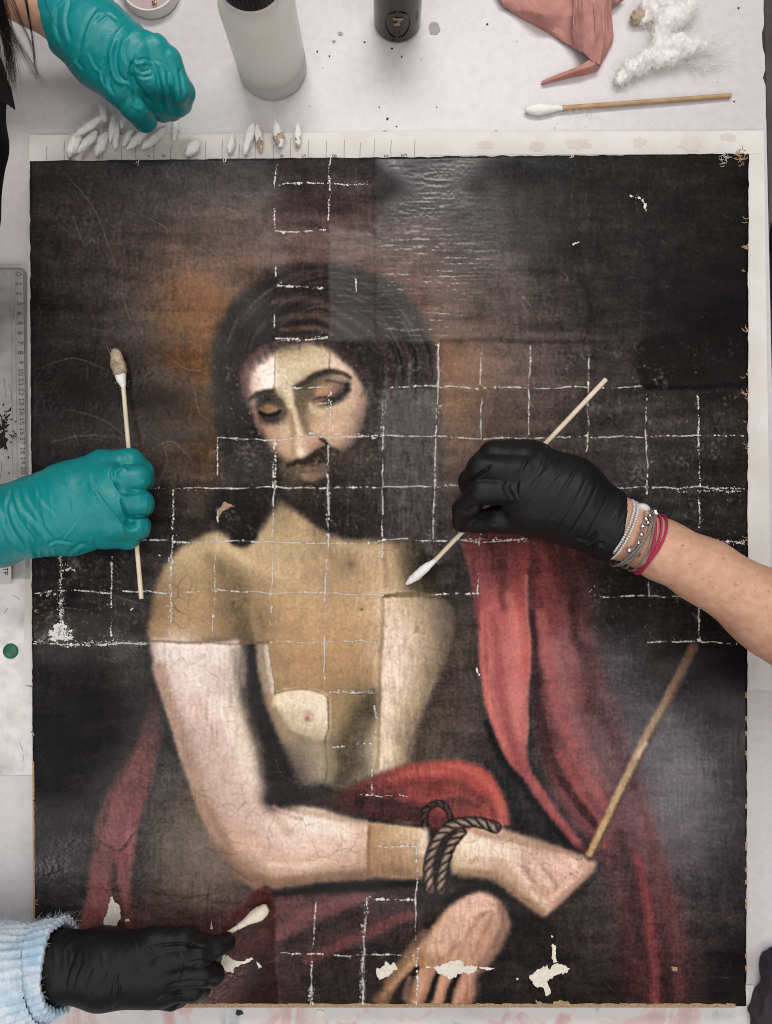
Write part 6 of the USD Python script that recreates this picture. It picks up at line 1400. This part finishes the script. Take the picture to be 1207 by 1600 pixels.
# --- left: one person in a dark jacket, both hands in teal gloves
left = thing("person", "long-haired person in a black jacket with two teal rubber gloves, at the left edge", "person", P(-250, 430, .1))
HAND_D["arm"] = [[(150, 60, .080, .019), (108, 24, .081, .0215), (40, -12, .088, .0225), (-120, -80, .12, .030)]]
HAND_A["arm"] = [[(60, 806, .066, .021), (-20, 820, .070, .0225), (-240, 830, .10, .031)]]
shL, shR = np.array([-.62, .40, .25]), np.array([-.66, .02, .25])
A0, D0 = P(-240, 830, .10), P(-120, -80, .12)
tors = [(D0, shL, .030, .046, .02), (A0, shR, .031, .046, .02), (shL, shR, .07, .07, .04), (np.array([-.72, .34, .22]), np.array([-.95, .30, .05]), .12, .13, .05), (np.array([-.72, .08, .22]), np.array([-.95, .10, .05]), .12, .13, .05), (np.array([-.60, .24, .30]), np.array([-.56, .25, .37]), .05, .05, .03), (np.array([-.535, .25, .44]), np.array([-.555, .25, .49]), .072, .085, .02)]
v, f = body_mesh([HAND_A, HAND_D], tors, np.array([-1.10, -.10, -.10]), np.array([-.16, .60, .60]), .0034)
obj("body", (v, f), "skin", left)
# jacket: body, both sleeves and a pointed collar
fj = Field([-1.12, -.12, -.12], [-.26, .62, .42], .004)
fj.capsule(D0 + (shL - D0) * .12, shL, .040, .062, .02)
fj.capsule(A0 + (shR - A0) * .35, shR, .043, .062, .02)
fj.capsule(shL, shR, .088, .088, .04)
for a_, b_, ra, rb in ((np.array([-.72, .34, .22]), np.array([-.95, .30, .05]), .14, .15), (np.array([-.72, .08, .22]), np.array([-.95, .10, .05]), .14, .15)):
    fj.capsule(a_, b_, ra, rb, .05)
for x0, y0, z0, r0, x1, y1, z1, r1 in ((-90, 150, .20, .040, -62, 215, .20, .030), (-62, 215, .20, .030, -78, 285, .20, .031), (-78, 285, .20, .031, -68, 335, .19, .026), (-76, 110, .2, .036, -94, 160, .2, .04), (-68, 335, .19, .026, -120, 350, .19, .02), (-190, 120, .22, .07, -190, 300, .22, .07)):
    fj.capsule(P(x0, y0, z0), P(x1, y1, z1), r0, r1, .012)
v, f = relax(*fj.mesh(), 4)
v = v + vnormals(v, f) * ((fbm(v * 22, 3, 4) - .5) * .004)[:, None]
obj("jacket", (v, f), "jacket_black", left)
cz = .235
tri = [P(-40, 96, cz), P(2, 108, cz + .004), P(14, 132, cz + .004), P(21, 168, cz), P(6, 158, cz), P(-30, 160, cz - .004)]
v = np.vstack([tri, np.array(tri) - [0, 0, .003]])
k = len(tri)
f = [(0, i, i + 1) for i in range(1, k - 1)] + [(k, k + i + 1, k + i) for i in range(1, k - 1)] + [t for i in range(k) for t in ((i, (i + 1) % k + k, (i + 1) % k), (i, i + k, (i + 1) % k + k))]
obj("collar", (v, np.array(f)), "jacket_black", left, smooth=False)
hr = np.random.default_rng(12)
hs = []
def lock(path, n, spread, tipspread, w=1.0):
    q = spline(path, False, 5)
    t = np.linspace(0, 1, len(q))
    for _ in range(n):
        o0, o1 = hr.normal(0, spread, 2), hr.normal(0, tipspread, 2)
        L = hr.uniform(.8, 1.06)
        tt = t * L
        pts = np.c_[[np.interp(tt, t, q[:, c]) for c in range(3)]].T
        off = o0[None] * (1 - t[:, None]) + o1[None] * t[:, None] + hr.normal(0, .6) * np.sin(t * 5)[:, None] * [[1, .3]]
        hs.append([P(x + a, y + b, z) for (x, y, z), (a, b) in zip(pts, off)])
lock([(-16, -30, .30), (0, 20, .27), (12, 70, .25), (20, 130, .235)], 260, 8, 7)
lock([(-4, -30, .30), (10, 30, .26), (34, 80, .24), (66, 132, .225)], 26, 3.5, 4)
lock([(0, -30, .30), (14, 40, .26), (44, 90, .24), (72, 138, .225)], 16, 2.5, 2.5)
lock([(34, -30, .30), (44, 20, .26), (52, 70, .24), (57, 124, .225)], 26, 1.6, 1.4)
lock([(6, -30, .30), (30, 30, .26), (46, 64, .24), (54, 96, .23)], 18, 3, 2)
lock([(0, -20, .29), (10, 30, .26), (22, 70, .24), (30, 110, .23)], 26, 4, 6)
lock([(66, -30, .30), (70, 0, .27), (82, 26, .25), (92, 44, .24)], 5, 1.5, 1.5)
lock([(-40, -30, .30), (-30, 40, .27), (-12, 100, .25), (0, 150, .235)], 260, 12, 10)
m_ = min(len(h_) for h_ in hs)
curves("hair", [h_[:m_] for h_ in hs], np.linspace(.00017, .00006, m_), "hair_dark", left)
cap_v, cap_f = trimesh.creation.icosphere(3, .096).vertices, trimesh.creation.icosphere(3, .096).faces
cap_v = cap_v * [1.02, 1, 1.05] + cap_v * ((fbm(cap_v * 40, 3, 2) - .5) * .12)[:, None]
cap_v[:, 2] = np.where(cap_v[:, 2] < -.02, -.02 - (-.02 - cap_v[:, 2]) * np.where(cap_v[:, 0] < .02, 1.6, .3), cap_v[:, 2])
obj("hair", (cap_v + [-.562, .25, .492], cap_f), "hair_dark", left)
hd = []
for k in range(900):       # the hair of the head above the frame
    a, b = hr.uniform(0, 2 * np.pi), hr.uniform(-.1, 1.4)
    c = np.array([-.555, .25, .485])
    p0 = c + .088 * np.array([math.cos(a) * math.cos(b), math.sin(a) * math.cos(b), math.sin(b)])
    o = p0 - c
    hd.append([p0, p0 + o * .10 - [0, 0, .02], p0 + o * .14 - [.01, 0, .06], p0 + o * .12 - [.03, 0, .12]])
curves("hair", hd, .0011, "hair_dark", left)
v, f = make_glove(HAND_A, LINES_A, .00115, (P(-45, 820, .06), (-1.0, 0, 0)), fine_folds(.8, 3, (1, -.12), (30, 815, 110)))
obj("glove", (v, f), "latex_teal", left, label="teal glove gripping an upright swab")
v, f = make_glove(HAND_D, LINES_D, .00115, (P(73, 20, .08), (-.93, -.1, .1)), fine_folds(.8, 4, (.8, .6), (110, 40, 60)))
obj("glove", (v, f), "latex_teal", left, label="teal glove sorting cotton rolls")
# dark lining seen in the open cuff is the forearm itself

# --- right: bare freckled forearm with bracelets, black glove
right = thing("person", "person with a bare freckled forearm and a black rubber glove, reaching in from the right", "person", P(1250, 900, .1))
HAND_B["arm"] = [[(930, 808, .083, .0200), (972, 826, .084, .0235), (1035, 860, .088, .0250), (1100, 892, .094, .0272), (1207, 959, .108, .0345), (1330, 1040, .13, .042)]]
shB = P(1330, 1040, .13)
v, f = body_mesh([HAND_B], [(shB, np.array([.70, -.30, .25]), .042, .055, .02), (np.array([.70, -.30, .25]), np.array([.78, -.05, .32]), .055, .07, .03)], np.array([.03, -.42, .0]), np.array([.90, .14, .42]), .0024)
v = v + vnormals(v, f) * ((fbm(v * 45, 3, 2) - .5) * .0016 + (fbm(v * 500, 2, 2) - .5) * .0004)[:, None]
obj("body", (v, f), "skin", right)
tb = trimesh.Trimesh(v, f, process=False)
fk = np.random.default_rng(31)
frk = []
spots = [(1150, 912, 3.2), (1042, 834, 2), (1066, 851, 2), (1100, 860, 1.6), (1130, 872, 2), (1140, 866, 1.6), (1173, 980, 1.8), (1199, 925, 2.2), (1135, 940, 1.5), (1100, 905, 1.4), (1080, 880, 1.6), (1185, 900, 1.5), (1160, 930, 1.4)] + [(fk.uniform(1040, 1205), 0, fk.uniform(.7, 1.4)) for _ in range(42)]
tops = v[vnormals(v, f)[:, 2] > .35]
tpx, tk = PX(tops), None
tk = cKDTree(tpx)
for x, y, r_ in spots:
    y = y or 858 + (x - 1035) * .62 + fk.normal(0, 34)
    d, i_ = tk.query((x, y))
    if d > 6:
        continue
    c = tops[i_]
    ang = np.linspace(0, 2 * np.pi, 8, endpoint=False)
    ring = c + np.c_[r_ / 1780 * np.cos(ang) * fk.uniform(.7, 1.2), r_ / 1780 * np.sin(ang), np.zeros(8)]
    dd, ii = cKDTree(v).query(ring)
    ring[:, 2] = v[ii, 2] + .0002
    frk.append((np.vstack([c + [0, 0, .0004], ring]), np.array([(0, k + 1, (k + 1) % 8 + 1) for k in range(8)])))
hairs = []
hi = np.nonzero((vnormals(v, f)[:, 2] > .1) & (PX(v)[:, 0] > 1030))[0]
for k in fk.choice(hi, 420):
    d = np.array([.75, -.55, .25]) + fk.normal(0, .25, 3)
    l = fk.uniform(.003, .007)
    hairs.append([v[k], v[k] + d * l * .5 + [0, 0, .0006], v[k] + d * l])
curves("arm_hair", hairs, [.00006, .00005, .00003], "skin_mark", right)
obj("freckles", join(frk), "skin_mark", right, kind="stuff")
fn = Field(np.array([.36, -.05, -.45]), np.array([.72, .46, -.02]), .005)
fn.capsule(P(1222, 350, -.08), P(1218, 515, -.08), .012, .017, .008)
fn.capsule(np.array([.53, .18, -.13]), np.array([.53, .28, -.13]), .075, .075, .02)
fn.capsule(np.array([.56, .2, -.16]), np.array([.60, .2, -.42]), .09, .10, .02)
v, f = relax(*fn.mesh(), 3)
obj("trousers", (v, f), "navy_cloth", right)
cb, nb = P(962, 822, .083), P(1000, 840, .084) - P(940, 812, .083)
v, f = make_glove(HAND_B, LINES_B, .00115, (P(961, 824, .083), (.97, -.23, 0)), fine_folds(.75, 7, (-.9, -.42), (940, 815, 90)))
obj("glove", (v, f), "latex_black", right)

# bracelets round the right wrist
AX = np.array([.89, -.45, .05]); AX /= np.linalg.norm(AX)
UU = np.array([-.45, -.89, 0]); UU /= np.linalg.norm(UU)
WW = np.cross(AX, UU); WW *= np.sign(WW[2])
def ring(px, py, z, r_, n, tilt=0.0, lift=0.0022, bow=0.0, flat=1.02):
    r_ = r_ - .0026
    c = P(px, py, z)
    th = np.linspace(0, 2 * np.pi, n, endpoint=False)
    return np.array([c + UU * (r_ * math.cos(a)) + WW * (r_ * flat * math.sin(a) + lift) + AX * (tilt * math.cos(a) + bow * math.sin(a)) for a in th])
rb = thing("bracelet", "rhinestone bracelet with two rows of clear stones nearest the black glove", "bracelet", P(972, 828, .1))
for row in (0, 1):
    pts = ring(967 + row * 5.0, 826 + row * 2.4, .0845, .0292, 74, tilt=.0015)
    sett = obj("setting", tube(np.vstack([pts, pts[:1]]), .0009, 6, False), "silver", rb)
    for p_ in pts:
        m = trimesh.creation.icosphere(1, .00118)
        m.apply_translation(p_ + (p_ - P(970, 828, .0845)) * .03)
        obj("stone", m, "crystal", sett, smooth=False)
gb = thing("bracelet", "grey cord bracelet strung with silver beads and a pearl, middle of the wrist", "bracelet", P(990, 838, .1))
for k, (x, y, t_l, bw) in enumerate([(984, 838, .003, .0), (989, 841, -.001, .002), (994, 842, .002, -.001), (999, 843, .005, .001), (986, 842, -.004, .002)]):
    pts = ring(x, y, .0855, .0300 + .0004 * k, 60, tilt=t_l, bow=bw)
    obj("cord", tube(np.vstack([pts, pts[:1]]), .0009, 6, False), "cord_grey", gb)
for x, y, z, rx, ry, look in ((1006, 793, .100, .0058, .0036, "pearl"), (1024, 801, .099, .0043, .0043, "silver"), (1010, 811, .108, .0027, .0024, "silver"), (1016, 806, .105, .0024, .0024, "silver"), (1005, 822, .1135, .0026, .002, "silver"), (1003, 835, .116, .0024, .002, "silver"), (998, 848, .115, .002, .002, "silver"), (992, 856, .112, .0026, .0022, "silver"), (984, 860, .110, .0030, .0026, "silver"), (1013, 817, .1105, .0022, .002, "silver")):
    m = trimesh.creation.icosphere(3, 1.0)
    m.apply_scale([rx, ry, ry])
    m.apply_transform(trimesh.transformations.rotation_matrix(-.3, [0, 0, 1]))
    m.apply_translation(P(x, y, z))
    obj("bead", m, look, gb)
pb = thing("bracelet", "pink cord bracelet with a knot, farthest from the glove", "bracelet", P(1010, 845, .1))
for x, y, t_l, bw in ((1008, 848, .004, .002), (1004, 847, .0075, .001), (1011, 848, .000, .003)):
    pts = ring(x, y, .0868, .0303, 60, tilt=t_l, bow=bw)
    obj("cord", tube(np.vstack([pts, pts[:1]]), .00115, 7, False), "cord_pink", pb)
obj("knot", trimesh.creation.icosphere(2, .0026).apply_translation(P(997, 866, .107)), "cord_pink", pb)

# --- bottom left: pale blue knitted sleeve, black glove
low = thing("person", "person in a fuzzy pale blue sleeve and a black glove, at the bottom left", "person", P(-60, 1530, .06))
HAND_C["arm"] = [[(130, 1512, .056, .020), (40, 1520, .057, .0235), (-90, 1545, .066, .030), (-320, 1640, .10, .04)]]
v, f = body_mesh([HAND_C], [(P(-320, 1640, .10), np.array([-.80, -.75, .2]), .04, .055, .02)], np.array([-.90, -.85, .0]), np.array([-.12, -.33, .3]), .0026)
obj("body", (v, f), "skin", low)
v, f = make_glove(HAND_C, LINES_C, .00115, (P(66, 1515, .055), (-1.0, -.1, 0)), fine_folds(.75, 9, (1, 0), (110, 1515, 70)))
obj("glove", (v, f), "latex_black", low)
ax0, ax1 = P(-300, 1625, .085), P(98, 1508, .0565)
e = (ax1 - ax0) / np.linalg.norm(ax1 - ax0)
sd = np.cross(e, [0, 0, 1.0]); sd /= np.linalg.norm(sd)
upv = np.cross(sd, e)
nt, nn = 150, 168
tt, aa = np.meshgrid(np.linspace(0, 1, nt), np.linspace(0, 2 * np.pi, nn, endpoint=False), indexing="ij")
rad = np.interp(tt, [0, .62, .86, .95, 1.0], [.066, .059, .046, .042, .0405])
rad = rad * (1 + .030 * np.sin(aa * 34 + 1.2 * np.sin(tt * 7)) * np.clip((tt - .35) * 3, .25, 1)) + .0007 * np.sin(tt * 260 + 3 * aa) * (tt > .3) + (fbm(np.stack([tt * 9, np.cos(aa) * 2, np.sin(aa) * 2], -1), 3, 4) - .5) * .010
flat = .80
cen = ax0 + (ax1 - ax0) * tt[..., None] + e * ((-.010 * np.cos(aa - 1.2)) * (tt > .9))[..., None]
sv = cen + sd * (rad * np.cos(aa))[..., None] + upv * (rad * flat * np.sin(aa))[..., None]
inner = cen[-40:] + sd * ((rad[-40:] - .0045) * np.cos(aa[-40:]))[..., None] + upv * ((rad[-40:] - .0045) * flat * np.sin(aa[-40:]))[..., None]
allv = np.vstack([sv, inner[::-1]])
h_ = len(allv)
i, j = np.meshgrid(np.arange(h_ - 1), np.arange(nn), indexing="ij")
q = np.stack([i * nn + j, i * nn + (j + 1) % nn, (i + 1) * nn + (j + 1) % nn, (i + 1) * nn + j], -1).reshape(-1, 4)
vv = allv.reshape(-1, 3)
vv[:, 2] = np.maximum(vv[:, 2], .004)
obj("sleeve", (vv, np.vstack([q[:, :3], q[:, [0, 2, 3]]])), "wool_blue", low, label="fuzzy pale blue ribbed sleeve")
sn = vnormals(vv, np.vstack([q[:, :3], q[:, [0, 2, 3]]]))
if np.mean((sn[: nt * nn] * (vv[: nt * nn] - cen.reshape(-1, 3))).sum(1)) < 0:
    sn = -sn
pk = rng.choice(np.arange(int(nt * .3) * nn, nt * nn), 16000)
fs_ = []
for k in pk:
    d = sn[k] * .8 + rng.normal(0, .6, 3) + e * .3
    d /= np.linalg.norm(d)
    l = rng.gamma(2.2, .0013)
    p0 = vv[k]
    fs_.append([p0, p0 + d * l * .5 + rng.normal(0, .0004, 3), p0 + d * l + rng.normal(0, .0009, 3)])
curves("wool_fibres", fs_, .00011, "wool_fibre", low)
